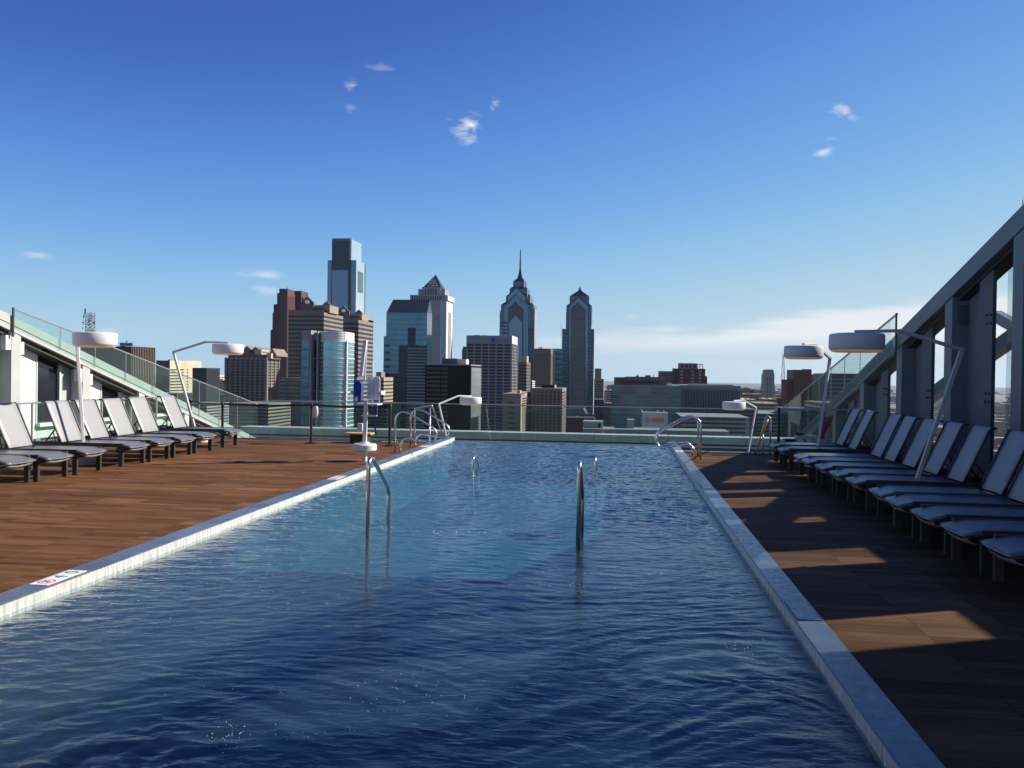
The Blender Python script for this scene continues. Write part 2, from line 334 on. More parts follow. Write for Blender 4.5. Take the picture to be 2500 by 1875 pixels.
mx = g.n('ShaderNodeMixShader', {0: frv, 1: body.outputs[0], 2: gl.outputs[0]}); nt.links.new(mx.outputs[0], g.out.inputs[0]); M['water'] = g.m
# city ground: rooftops and streets fading to woods
g = G('city_ground'); co, x, y, z = g.xyz()
vo = g.n('ShaderNodeTexVoronoi', {'Vector': co, 'Scale': .02}); n = g.n('ShaderNodeTexNoise', {'Vector': co, 'Scale': .0012, 'Detail': 8})
cc = g.mix(vo.outputs['Color'], (.07, .065, .06), (.20, .17, .14)); cc = g.mix(g.m2('MULTIPLY', g.m2('SUBTRACT', n.outputs[0], .45), 4, clamp=True), cc, (.055, .06, .045))
g.set(g.b.inputs['Base Color'], cc); g.set(g.b.inputs['Roughness'], .9); M['ground'] = g.m
# ================================================================== the roof terrace
PX0, PX1, PY0, PY1, WZ = -4.615, 1.31, 1.0, 24.05, -0.085       # pool edges and water level
SL = 0.275                                                   # slope of the two raking beams
def ztop(y): return 8.27-SL*y
CO0, CO1, DL, DR = -4.855, 1.523, 22.1, 21.2          # outer edges of the coping, far ends of the decks
dk_ = MB(); dk_.box(-12.2, CO0, -4, DL, -.12, 0).box(CO1, 8.6, -4, DR, -.12, 0).box(CO0, CO1, -4, .78, -.12, 0)
tag(dk_.build('deck', M['deck'], bevel=0), kind='structure')
b = MB(); b.box(-14.6, CO0, DL-.04, DL, -1.45, -.121).box(CO1, 8.6, DR-.04, DR, -1.45, -.121).box(-14.6, -12.2, -4, DL-.05, -.2, -.05)
tag(b.build('deck_edge', M['clad2']), kind='structure')
b = MB(); b.box(-14.2, CO0, DL+.005, DL+.14, -1.45, .02).box(CO1, 5.8, DR+.005, DR+.4, -1.45, .02)
tag(b.build('deck_kerb', M['clad2']), kind='structure')
b = MB(); b.box(-16, 9, DR+.3, 36, -1.6, -1.45); tag(b.build('lower_terrace', mat('terrace_pavers', (.22, .22, .21), .8, noise=.15)), kind='structure')
b = MB(); b.box(-16, 9, -30, 36, -130, -1.62); tag(b.build('building_block', M['clad']), kind='structure')
cop = MB(); cop.box(CO0, PX0, .78, 24.35, -.05, .008).box(PX1, CO1, .78, 24.5, -.05, .008).box(PX0, PX1, .78, PY0, -.05, .008)
tag(cop.build('pool_coping', M['coping'], bevel=.006), kind='structure')
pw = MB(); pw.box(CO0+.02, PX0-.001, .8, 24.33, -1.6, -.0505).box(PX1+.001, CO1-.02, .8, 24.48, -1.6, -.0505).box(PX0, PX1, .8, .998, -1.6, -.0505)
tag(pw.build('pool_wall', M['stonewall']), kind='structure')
# pale stone fascia of the coping, seen from the water
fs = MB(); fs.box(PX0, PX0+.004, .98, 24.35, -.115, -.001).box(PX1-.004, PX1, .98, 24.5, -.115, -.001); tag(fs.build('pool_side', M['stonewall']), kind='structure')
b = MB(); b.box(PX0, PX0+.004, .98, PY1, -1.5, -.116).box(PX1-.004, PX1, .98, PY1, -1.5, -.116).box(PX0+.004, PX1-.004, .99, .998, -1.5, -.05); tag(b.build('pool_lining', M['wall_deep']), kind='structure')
b = MB(); b.box(PX0+.004, PX1-.004, PY1, PY1+.22, -1.6, -.08); tag(b.build('pool_weir', M['clad2']), kind='structure')
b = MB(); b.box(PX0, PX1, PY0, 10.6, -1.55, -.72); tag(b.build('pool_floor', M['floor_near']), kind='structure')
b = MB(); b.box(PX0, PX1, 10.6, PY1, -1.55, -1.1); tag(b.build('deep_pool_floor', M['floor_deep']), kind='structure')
# water: one fine displaced sheet
def wave_sheet():
    xs = np.arange(PX0+.004, PX1-.003, .024); ys = np.concatenate([np.arange(PY0, 3.4, .05), np.arange(3.4, 11, .021), np.arange(11, PY1+.03, .03)]); ys[-1] = PY1
    X, Y = np.meshgrid(xs, ys); Z = np.zeros_like(X); r = np.random.default_rng(4)
    wx = .35*np.sin(.9*X+1.3*Y*.35+.5)+.25*np.sin(1.7*X-.8*Y*.6+2); wy = .35*np.sin(.7*X-.55*Y+1.2)+.2*np.sin(1.9*Y*.5+X*1.1)
    far = np.clip((Y-9.8)/1.6, 0, 1)
    X0_, Y0_ = X.copy(), Y.copy()
    for cx, cyy, s, an in ((-1.7, 4.3, 1.3, 1.1), (.2, 5.6, 1.3, -1.0), (-3.3, 6.6, 1.6, .7), (-.6, 8.2, 1.8, .5), (.6, 3.9, .9, 1.2)):
        rr_ = np.hypot(X-cx, Y-cyy); A = an*np.exp(-(rr_/s)**2); dx, dy = X-cx, Y-cyy
        X, Y = cx+dx*np.cos(A)-dy*np.sin(A), cyy+dx*np.sin(A)+dy*np.cos(A)
    for i in range(110):
        lam = np.exp(r.uniform(np.log(.075), np.log(.6))); th = r.normal(math.pi/2, .55) if i % 3 else r.uniform(0, math.pi)
        k = 2*math.pi/lam; ph = r.uniform(0, 6.28)
        env = .55+.45*np.sin(X*r.uniform(.3, 1.4)+Y*r.uniform(.2, 1.0)+r.uniform(0, 6.28))
        near = 1.0 if lam > .3 else .7; fa = 1.7 if lam < .35 else .8
        amp = .0075*lam**1.0*(near*(1-far)+fa*far)*(.25 if lam > .35 else 1)*(.7 if lam > .22 else 1)
        Z += amp*env*1.25*np.sin(k*(math.cos(th)*(X+wx)+math.sin(th)*(Y+wy))+ph)*.36
    # jets stirring the near end: curved ridges spreading from two spots
    for cx, cyy, s, a0 in ((-1.6, 3.6, 1.2, .006), (.4, 5.2, 1.6, .0045), (-3.6, 3.2, 1.4, .005)):
        R = np.hypot(X-cx, (Y-cyy)); T = np.arctan2(Y-cyy, X-cx)
        Z += a0*np.exp(-(R/s)**2)*np.sin(R*15+2.2*np.sin(3*T+R*2.1)+1.3*np.sin(7*T))
    Z += .0035*np.exp(-((X+1.9)**2+(Y-3.4)**2)/.9)*(np.sin(X*31+np.sin(Y*23)*2)*np.sin(Y*27+np.sin(X*19)*2))
    X, Y = X0_, Y0_; n, m = X.shape; v = np.stack([X, Y, Z+WZ], -1).reshape(-1, 3).astype(np.float32)
    idx = np.arange(n*m).reshape(n, m); q = np.stack([idx[:-1, :-1], idx[:-1, 1:], idx[1:, 1:], idx[1:, :-1]], -1).reshape(-1)
    me = bpy.data.meshes.new('water'); me.vertices.add(len(v)); me.vertices.foreach_set('co', v.reshape(-1))
    me.loops.add(len(q)); me.loops.foreach_set('vertex_index', q.astype(np.int32)); me.polygons.add(len(q)//4)
    me.polygons.foreach_set('loop_start', np.arange(0, len(q), 4, dtype=np.int32)); me.update(calc_edges=True)
    me.polygons.foreach_set('use_smooth', [True]*len(me.polygons)); me.materials.append(M['water'])
    o = bpy.data.objects.new('pool_water', me); col.objects.link(o); tag(o, kind='structure')
wave_sheet()
# depth markers and lids set in the coping
def text_mesh(body, size, name, m, parent, loc, rot, ext=.001, align='CENTER', bold=0.0):
    cu = bpy.data.curves.new(name, 'FONT'); cu.body = body; cu.size = size; cu.extrude = ext; cu.align_x = align; cu.align_y = 'CENTER'; cu.offset = bold
    o = bpy.data.objects.new(name, cu); o.rotation_euler = rot; o.location = loc
    bpy.context.view_layer.update(); dg = bpy.context.evaluated_depsgraph_get()
    col.objects.link(o); bpy.context.view_layer.update(); me = bpy.data.meshes.new_from_object(o.evaluated_get(bpy.context.evaluated_depsgraph_get()))
    col.objects.unlink(o); bpy.data.objects.remove(o)
    q = bpy.data.objects.new(name, me); col.objects.link(q); q.location = loc; q.rotation_euler = rot; me.materials.clear(); me.materials.append(m); q.parent = parent
    return q
def marker(y, x, flip, label, num='4 0'):
    t = empty('depth_marker', (x, y, .009), 0, label=label, cat='pool sign', group='depth markers set in the pool edge')
    s = 1 if flip else -1
    MB().box(-.085, .085, -.27, .27, 0, .003).build('tile', M['sign'], t)
    rz = -math.pi/2*s*-1
    text_mesh('4', .17, 'numeral', M['black'], t, (0, .02, .0035), (0, 0, rad(90)), ext=.0006)
    text_mesh('0', .17, 'numeral', M['black'], t, (0, .19, .0035), (0, 0, rad(90)), ext=.0006)
    ring = MB(); n = 36
    for i in range(n):
        a, c = 2*math.pi*i/n, 2*math.pi*(i+1)/n
        ring.add([(.07*math.cos(a), -.16+.07*math.sin(a), .0036), (.07*math.cos(c), -.16+.07*math.sin(c), .0036), (.056*math.cos(c), -.16+.056*math.sin(c), .0036), (.056*math.cos(a), -.16+.056*math.sin(a), .0036)], [(0, 1, 2, 3)])
    ring.build('warning_ring', M['signred'], t)
    d = MB(); d.bar((-.03, -.19, .0042), (.01, -.14, .0042), .02, .001).bar((.01, -.14, .0042), (.03, -.15, .0042), .012, .001); d.build('diver', M['black'], t)
    d = MB(); d.bar((-.045, -.12, .0046), (.045, -.20, .0046), .01, .0008); d.build('slash', M['signred'], t)
marker(6.97, -4.735, 1, 'white no-diving depth tile in the left pool edge, nearest the camera')
marker(14.38, -4.735, 1, 'white no-diving depth tile in the left pool edge beside the brown deck midway along')
marker(21.0, -4.735, 1, 'white no-diving depth tile at the foot of the left steel pool rails')
marker(21.4, 1.416, 0, 'white depth tile in the right pool edge below the curved steel rails')
for i, (a, c) in enumerate(((7.0, 'dark rectangular lid in the right pool edge, nearest the camera'), (14.6, 'dark rectangular lid in the right pool edge beside the middle loungers'))):
    t = empty('skimmer_lid', (1.416, a, .009), label=c, cat='lid', group='lids set in the right pool edge')
    MB().box(-.085, .085, -.27, .27, 0, .003).build('lid', M['coping'], t); f = MB()
    for q in ((-.09, -.085, -.275, .275), (.085, .09, -.275, .275), (-.085, .085, -.275, -.27), (-.085, .085, .27, .275)): f.box(*q, 0, .0035)
    f.build('frame', M['dark'], t)
# ------------------------------------------------------------------ glass railings
def frail(name, label, pts_x, y, zb, zt, along='x', cap=M['railcap'], capw=.045, post=None, group=None, gm=None):
    t = empty(name, (0, 0, 0), label=label, cat='glass railing', group=group)
    a, c = pts_x[0], pts_x[-1]
    for p, q in zip(pts_x[:-1], pts_x[1:]):
        g_ = .006
        m_ = MB()
        if along == 'x': m_.box(p+g_, q-g_, y-.008, y+.008, zb, zt-.02)
        else: m_.box(y-.008, y+.008, p+g_, q-g_, zb, zt-.02)
        m_.build('glass_panel', gm or M['glass'], t)
    m_ = MB()
    if along == 'x': m_.box(a, c, y-capw/2, y+capw/2, zt-.02, zt+.015)
    else: m_.box(y-capw/2, y+capw/2, a, c, zt-.02, zt+.015)
    m_.build('top_rail', cap, t, bevel=.005)
    if post:
        for p in pts_x[1:-1]:
            m_ = MB()
            if along == 'x': m_.box(p-.011, p+.011, y-.02, y+.02, zb, zt-.02)
            else: m_.box(y-.02, y+.02, p-.011, p+.011, zb, zt-.02)
            m_.build('post', post, t)
    return t
xs_ = [-14.1]+[-12.9+1.385*i for i in range(14)]+[5.84]
frail('glass_railing', 'long level glass railing beyond the far end of the pool, skyline behind it', xs_, 33.5, -.80, .62)
frail('glass_railing', 'level glass railing behind the left row of loungers', [-2.77+1.22*i for i in range(21)]+[22.4], -12.0, 0.02, 1.07, along='y', post=M['alu'], capw=.05)
frail('glass_railing', 'greenish glass railing across the far end of the right deck', [3.72, 4.72, 5.72], 21.26, .02, 1.08, post=M['dark'])
o = MB().box(3.66, 3.72, 21.23, 21.29, .02, 1.10).build('end_post', M['dark'], bpy.data.objects['glass_railing.002'])
# parapet under the far railing
t = empty('parapet', (0, 33.8, 0), label='low pale parapet of wide panels below the far glass railing', cat='wall')
for i in range(8):
    a = -15.2+2.84*i
    MB().box(a+.012, a+2.828, 0, .9, -.74, -.47).build('panel', M['parapet'], t)
MB().box(-15.2, 7.5, .12, .9, -.80, -.74).build('recess', M['clad2'], t)
MB().box(-15.2, 7.5, -.1, .9, -.87, -.80).build('ledge', M['parapet'], t)
MB().box(-15.2, 7.5, .05, .9, -1.45, -.87).build('base', M['clad2'], t)
# ------------------------------------------------------------------ raking beams with columns
def rake(sgn, X, name, label, width, hgt, m, y0=-4, y1=34.0, drop=0):
    t = empty(name, (0, 0, 0), label=label, cat='raking beam')
    x0, x1 = X*sgn, (X+width)*sgn
    def zz(y): return ztop(y)-drop
    p = MB().prism([(y0, zz(y0)-hgt), (y1, zz(y1)-hgt), (y1, zz(y1)), (y0, zz(y0))], 'x', x0, x1); p.build('beam', m, t)
    return t
LB = rake(-1, 14.24, 'raking_beam', 'white sloping roof-edge beam above the left glass railing', .5, .36, M['cladL'])
q = MB().prism([(-4, ztop(-4)-.20), (33, ztop(33)-.20), (33, ztop(33)-.215), (-4, ztop(-4)-.215)], 'x', -14.238, -14.222); q.build('panel_joint', M['alu'], LB)
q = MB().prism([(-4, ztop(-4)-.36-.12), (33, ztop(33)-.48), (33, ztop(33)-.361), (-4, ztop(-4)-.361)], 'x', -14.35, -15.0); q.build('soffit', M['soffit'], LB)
RB = rake(1, 5.9, 'raking_beam', 'grey sloping roof-edge beam rising out of frame on the right', .12, .34, M['clad'], drop=0.0)
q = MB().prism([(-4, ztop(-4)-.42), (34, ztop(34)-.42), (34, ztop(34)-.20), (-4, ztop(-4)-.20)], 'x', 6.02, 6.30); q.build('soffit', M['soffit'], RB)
q = MB().prism([(-4, ztop(-4)-.02), (34, ztop(34)-.02), (34, ztop(34)), (-4, ztop(-4))], 'x', 6.02, 6.30); q.build('cover', M['clad'], RB)
OB = rake(1, 8.03, 'raking_beam', 'dark outer sloping beam seen through the right glazing', .25, .3, M['clad2'])
# slender tube standing on the right beam top, at the frame edge
a = onX(2493, 500, 5.96); tb = MB(); tb.tube([(6.0, a.y+.02, ztop(a.y)-.01), (5.96, a.y-.05, ztop(a.y)+.16)], .008); tag(tb.build('lightning_rod', M['alu']), 'thin metal rod on top of the right sloping beam', 'lightning rod')
def slab(sgn, xa, xb, ya, yb, zb, dz, m, name, parent, zcap=None):
    f = lambda y: min(ztop(y)-dz, zcap) if zcap else ztop(y)-dz
    MBp = MB().prism([(ya, zb), (yb, zb), (yb, max(f(yb), zb+.02)), (ya, max(f(ya), zb+.02))], 'x', xa*sgn, xb*sgn)
    return MBp.build(name, m, parent)
GS = empty('glass_screen', (6.27, 0, 0), label='tall clear glass screen behind the right columns', cat='glass screen'); GS.location = (0, 0, 0)
cn = {13: 'at the right edge of the frame', 15: 'behind the near half of the right loungers', 18: 'behind the middle of the right loungers', 21: 'behind the far right loungers'}
for i, c in enumerate([.9, 3.6, 6.3, 8.95, 11.5]+[13.95, 16.77, 19.6, 22.5, 25.3]):  # first five stand out of view, spaced to shape the sun patches
    lab = {5: 'wide grey column at the right edge of the frame', 6: 'grey column behind the elbow of the nearest right lamp', 7: 'grey column left of the nearest right lamp arm', 8: 'short grey column above the two farthest right loungers'}.get(i, 'grey column of the right glazed screen outside the picture')
    t = empty('column', (0, 0, 0), label=lab, cat='column', group='columns of the right screen')
    zb = 0 if c < 21 else -1.45
    slab(1, 5.92, 6.25, c, c+.36, zb, .345, M['clad'], 'shaft', t)
    if ztop(c)-.4 > 3.2: MB().box(6.02, 6.2, c-.035, c-.001, ztop(c)-.85, ztop(c)-.5).build('bracket', M['clad2'], t)
    t = empty('steel_plate', (0, 0, 0), label={5: 'bolted grey steel plate panel left of the glazing at the right edge', 6: 'bolted grey steel plate panel between the two clearest right columns', 7: 'bolted grey plate panel behind the lamp drum arm'}.get(i, 'bolted grey plate panel of the right screen outside the picture'), cat='steel panel', group='plate panels of the right screen')
    po = 1.38 if i > 4 else .95
    slab(1, 6.04, 6.10, c+po, c+po+.55, 0 if c < 19 else -1.45, .42, M['clad2'], 'plate', t)
    if 8 < c < 20:
        for zc in (2.75, 1.45):
            if zc > ztop(c+1.8)-.7: continue
            for dy in (.14, .30):
                for dz in (0, .14):
                    bo = MB(); bo.cyl((0, 0), .022, 0, .02, 8); o = bo.build('bolt', M['bolt'], t); o.rotation_euler = (0, -math.pi/2, 0); o.location = (6.04, c+1.3+dy, zc+dz)
    if i > 4: slab(1, 6.20, 6.255, c-.48, c-.002, 0 if c < 19 else -1.45, .42, M['clad'], 'jamb', t)
    if i < 9:
        for a_, b_ in ((c+.37, c+po-.01), (c+po+.56, (c+2.81 if i > 4 else c+2.5))):
            if ztop(b_)-.36 < .4: continue
            slab(1, 6.262, 6.274, a_, b_, .12 if c < 19 else -1.4, .42, M['glass2'], 'glass_pane', GS)
b = MB(); b.box(6.05, 6.3, -4, 20.7, 0, .12); tag(b.build('sill', M['clad2']), 'low grey sill under the right glass screen', 'sill')
t = empty('sun_mask_wall', (8.2, 0, 0), label='dark wall with openings added right of the glass screen to shape sun patches', cat='wall')  # added out of view; its openings cut the sunlight on the right deck
for a_, b_ in ((-4, 1.2), (2.0, 3.7), (4.5, 6.2), (7.0, 8.97), (9.74, 11.5), (12.29, 13.85)):
    MB().prism([(a_, 3.785), (b_, 3.785), (b_, max(ztop(b_)-.28, 3.83)), (a_, max(ztop(a_)-.28, 3.83))], 'x', 0, .1).build('pier', M['clad2'], t)  # solid strips added between the openings to block the sun
MB().box(0, .1, -4, 18.2, 0, 3.78).build('mask_base', M['clad2'], t)
t = empty('strut', (0, 0, 0), label='grey diagonal strut beyond the glass pane at the right edge', cat='strut')
MB().bar((8.6, 17.6, 2.1), (8.6, 21.6, 3.3), .18, .25).build('strut_bar', M['clad'], t)
# left side: columns, white wall pieces, dark glazing
LC = [8.03, 10.81, 13.59, 16.37, 19.15, 21.93, 24.71, 27.5]
for i, c in enumerate(LC):
    lab = {4: 'pale column under the white beam at the left edge of the frame', 5: 'pale column right of the round lamp pole on the left', 6: 'short pale column under the white beam behind the fourth lounger', 7: 'lowest pale column under the white beam'}.get(i, 'pale column of the left screen outside the picture')
    t = empty('column', (0, 0, 0), label=lab, cat='column', group='columns of the left screen')
    slab(-1, 14.26, 14.60, c, c+.33, -1.45 if c > 21 else 0, .365, M['cladL'], 'shaft', t)
    if ztop(c)-.4 > 1.4:
        MB().box(-14.40, -14.27, c-.18, c-.002, ztop(c)-.80, ztop(c)-.46).build('bracket', M['white'], t)
        MB().box(-14.40, -14.27, c+.332, c+.46, ztop(c)-.90, ztop(c)-.60).build('bracket', M['white'], t)
t = empty('left_wall', (0, 0, 0), label='white wall with dark windows behind the left loungers', cat='wall')
for i, c in enumerate(LC[:-1]):
    zb = 0 if c < 21 else -1.4
    slab(-1, 14.62, 14.72, c+.0, c+1.39, zb, .48, M['whitep'], 'white_panel', t)
    slab(-1, 14.62, 14.69, c+2.35, c+2.775, zb, .48, M['cladL'], 'plate', t)
    MB().box(-14.68, -14.5, c+1.395, c+2.345, .30, .39).build('window_sill', M['whitep'], t)
    MB().box(-14.72, -14.66, c+1.395, c+2.345, 0, .30).build('apron', M['green'], t)
    if ztop(c+2.3)-.48 > .6: slab(-1, 14.69, 14.71, c+1.395, c+2.345, .395, .48, M['glassdark'], 'window_pane', t)
    for dy in (1.39, 2.31): slab(-1, 14.60, 14.619, c+dy, c+dy+.035, .39, .5, M['whitep'], 'window_frame', t) if ztop(c+2.2)-.5 > .6 else None
MB().prism([(-4, 0), (28, 0), (28, .1), (-4, ztop(-4)-.4)], 'x', -16.1, -16.0).build('back_wall', M['clad2'], t)
o = MB().box(-13.9, -13.8, 20.4, 21.3, 2.35, 2.43).build('wall_lamp', M['white']); o.rotation_euler = (0, 0, 0)
tag(o, 'small white batten lamp under the left white beam', 'wall lamp'); o.location = (-.55, 0, -.15)
# sloping glass rails fixed to the beams
def rake_rail(sgn, X, ya, za, yb, zb_, label, seams):
    t = empty('sloping_glass_railing', (0, 0, 0), label=label, cat='glass railing')
    zr = lambda y: za+(zb_-za)*(y-ya)/(yb-ya)
    ys = [ya]+seams+[yb]
    for p, q in zip(ys[:-1], ys[1:]):
        p, q = p+.006, q-.006
        MB().prism([(p, ztop(p)-.27), (q, max(ztop(q)-.27, -1.2)), (q, zr(q)), (p, zr(p))], 'x', X*sgn, (X-.014)*sgn).build('glass_panel', M['glass'], t)
    MB().bar(((X-.005)*sgn, ya, zr(ya)), ((X-.005)*sgn, yb, zr(yb)), .035, .03).build('top_rail', M['railcap'], t)
    MB().bar(((X-.02)*sgn, ya, ztop(ya)-.5), ((X-.02)*sgn, ya, zr(ya)+.02), .03, .05).build('end_post', M['dark'], t)
    for p in seams[::1]:
        MB().bar(((X-.01)*sgn, p, ztop(p)-.27), ((X-.01)*sgn, p, zr(p)), .012, .02).build('post', M['railcap'], t)
rake_rail(-1, 14.22, 19.12, 3.18, 33.3, .46, 'long sloping glass railing fixed to the white beam on the left', [20.9+1.5*i for i in range(8)])
rake_rail(1, 5.88, 19.83, 3.21, 33.3, .66, 'sloping glass railing fixed to the grey beam on the right', [21.2+1.5*i for i in range(8)])
# ================================================================== things on the terrace
W2 = .35
def strip(prof, hw, sag=0, th=.008, n=7):             # fabric swept across a lounger, slightly sagging
    mb = MB(); k = len(prof)
    for s in (0, 1):
        for i, (x, z) in enumerate(prof):
            for j in range(n):
                t = -1+2*j/(n-1); mb.v.append((x, t*hw, z-sag*(1-t*t)-(th if s else 0)))
    def I(s, i, j): return s*k*n+i*n+j
    for i in range(k-1):
        for j in range(n-1):
            mb.f += [(I(0,i,j), I(0,i+1,j), I(0,i+1,j+1), I(0,i,j+1)), (I(1,i,j), I(1,i,j+1), I(1,i+1,j+1), I(1,i+1,j))]
    for i in range(k-1):
        mb.f += [(I(0,i,0), I(1,i,0), I(1,i+1,0), I(0,i+1,0)), (I(0,i,n-1), I(0,i+1,n-1), I(1,i+1,n-1), I(1,i,n-1))]
    for j in range(n-1):
        mb.f += [(I(0,0,j), I(0,0,j+1), I(1,0,j+1), I(1,0,j)), (I(0,k-1,j), I(1,k-1,j), I(1,k-1,j+1), I(0,k-1,j+1))]
    return mb
def make_lounger():                                   # foot at x=0, head towards +x
    t = empty('sun_lounger', (0, 0, 0))
    seat = [(1.36, .415), (.9, .418), (.45, .42), (.24, .418), (.15, .405), (.07, .385), (.015, .372), (-.005, .36), (.0, .345)]
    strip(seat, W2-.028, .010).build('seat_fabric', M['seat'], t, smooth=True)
    belly = [(.02, .335), (.05, .305), (.12, .285), (.20, .29), (.28, .32)]
    strip(belly, W2-.05, .03).build('foot_sling', M['sling'], t, smooth=True)
    an = rad(66); bx, bz = math.cos(an), math.sin(an); L = .78
    back = [(1.385+bx*s, .425+bz*s) for s in (0, .15, .3, .45, .6, .7, L-.03)]+[(1.385+bx*L+.012, .425+bz*L+.018), (1.385+bx*L+.05, .425+bz*L+.035), (1.385+bx*L+.10, .425+bz*L+.025)]
    strip(back, W2-.02, 0, .008).build('back_fabric', M['sling'], t, smooth=True)
    f = MB()
    for s in (-1, 1):
        y = s*W2
        f.box(.12, 1.93, y-.022, y+.022, .355, .424)
        f.bar((.0, y, .355), (.125, y, .375), .03, .03, (0, 0, 1))
    f.box(0.0, .03, -W2+.02, W2-.02, .34, .36).box(1.89, 1.93, -W2+.022, W2-.022, .35, .40).box(.14, .18, -W2+.022, W2-.022, .33, .37)
    f.build('frame', M['dark'], t, bevel=.004)
    for s in (-1, 1):
        g_ = MB(); y = s*(W2-.01); g_.tube([(1.375+bx*q+(.0 if q < L else .0), y, .415+bz*q) for q in (0, .2, .4, .6, L)]+[(1.375+bx*L+.03, y, .415+bz*L+.035), (1.375+bx*L+.09, y, .415+bz*L+.03)], .016, 8)
        g_.build('back_frame', M['dark'], t, smooth=True)
    for s in (-1, 1):
        for x in (.12, 1.70):
            o = MB().box(x, x+.085, s*W2-.024, s*W2+.024, 0 if x < 1 else .05, .35).build('leg', M['dark'], t, bevel=.004)
            if x > 1:
                w = MB(); w.cyl((0, 0), .05, -.018, .018, 18); w_ = w.build('wheel', M['black'], o); w_.rotation_euler = (math.pi/2, 0, 0); w_.location = (x+.04, s*(W2-.05), .05)
    for s in (-1, 1):
        MB().bar((1.385+bx*.34, s*.22, .42+bz*.34-.01), (1.80, s*.22, .38), .02, .02).bar((1.56, s*.22, .38), (1.63, s*.22, .62), .014, .014).build('support_strut', M['dark'], t)
    return t
proto = make_lounger()
place_px = lambda px, py: onZ(px, py, 0)
spots = []
# left row: far front leg of each, measured on the deck; heads point to -X and slightly away
LL = [((72, 1177.7), 'leftmost lounger cut by the left frame edge, only its foot end showing'),
      ((164, 1164), 'second lounger from the left edge, its raised back cut off by the frame'),
      ((246.4, 1148.5), 'lounger on the left deck with the round lamp base under its foot end'),
      ((352.6, 1130.4), 'lounger just right of the lamp pole, wide gap after its near front leg'),
      ((412.5, 1119.5), 'lounger in the middle of the left row, fifth from the left edge'),
      ((467, 1110), 'sixth lounger of the left row, just before the bent lamp pole'),
      ((517.6, 1100.2), 'seventh lounger of the left row with the bent lamp pole rising behind it'),
      ((579, 1086.7), 'farthest lounger of the left row, beside the black barrier posts')]
for (p, lab) in LL:
    q = place_px(*p); rz = math.pi+rad(random.uniform(-1.5, 3))
    # local far front leg: x=.12, y side farther from the camera
    lx, ly = .12, -W2
    c_, s_ = math.cos(rz), math.sin(rz); spots.append((q.x-(c_*lx-s_*ly), q.y-(s_*lx+c_*ly), rz, lab, 'left row of loungers'))
RR = [(19.52, 'farthest lounger of the right row, clutter on the ground behind it'), (18.51, 'second farthest lounger of the right row, lamp pole in front of it'),
      (16.90, 'third farthest lounger of the right row'), (16.08, 'fourth farthest lounger of the right row'),
      (15.13, 'fifth farthest lounger of the right row'), (14.13, 'right-row lounger whose back is crossed by the leaning lamp pole'),
      (13.24, 'right-row lounger with the nearest lamp pole rising just on this side of it'), (12.0, 'right-row lounger hiding the foot of the nearest lamp pole'),
      (11.15, 'fourth nearest lounger of the right row, back half cut by the frame edge'), (10.2, 'third nearest lounger of the right row, only its seat in frame'),
      (9.27, 'second nearest lounger of the right row, seat only'), (8.35, 'nearest right lounger, only its drooping foot end in frame')]
for y, lab in RR: spots.append((3.33-.12+random.uniform(-.03, .03), y-W2, random.uniform(-.02, .02), lab, 'right row of loungers'))
for i, (x, y, rz, lab, grp) in enumerate(spots):
    o = proto if i == 0 else copy_tree(proto)
    o.location = (x, y, 0); o.rotation_euler.z = rz
    tag(o, lab, 'sun lounger', grp)
# ------------------------------------------------------------------ lamps
def make_lamp():                                      # base at origin; the arm leans to -x and returns over +x
    t = empty('outdoor_lamp', (0, 0, 0))
    b_ = MB(); b_.lathe((0, 0, 0), [(0, 0), (.245, 0), (.25, .01), (.25, .12), (.24, .13), (0, .13)]); b_.build('base', M['concrete'], t, smooth='auto')
    a, b, c, d = (0, 0, .13), (-.65, 0, 2.24), (.20, 0, 2.49), (.80, 0, 2.47)
    MB().bar(a, b, .055, .055, (0, 1, 0)).build('pole', M['alu'], t, bevel=.004)
    MB().bar((-.665, 0, 2.225), c, .05, .05).bar((.18, 0, 2.488), d, .05, .045).build('arm', M['alu'], t, bevel=.004)
    s = MB(); s.lathe((.77, 0, 2.20), [(.335, .0), (.36, .012), (.375, .04), (.375, .205), (.366, .23), (.34, .243), (.10, .246), (0, .246)], 48); sh = s.build('shade', M['white'], t, smooth='auto')
    s = MB(); s.lathe((.77, 0, 2.186), [(0, -.012), (.30, -.01), (.345, .004), (.355, .03)], 48); s.build('diffuser', M['lens'], sh, smooth=True)
    return t
lamp = make_lamp()
P_ = [((-9.96, 15.38, 0), -45, 'lamp with a round pale base standing among the left loungers'),
      ((-10.40, 20.7, 0), 0, 'bent lamp leaning over the far left loungers'),
      ((-5.56, 29.1, -1.45), 52, 'small-looking lamp beyond the far left corner of the pool'),
      ((4.17, 30.2, -1.45), 180+52, 'small-looking lamp beyond the far end of the right deck'),
      ((4.0, 18.65, 0), 180+57, 'middle lamp of the right side, rising behind the second farthest lounger'),
      ((4.08, 13.0, 0), 180, 'largest lamp in view, its drum over the right loungers')]
for i, (l, r_, lab) in enumerate(P_):
    o = lamp if i == 0 else copy_tree(lamp); o.location = l; o.rotation_euler.z = rad(r_)
    tag(o, lab, 'lamp', 'drum-shaded lamps')
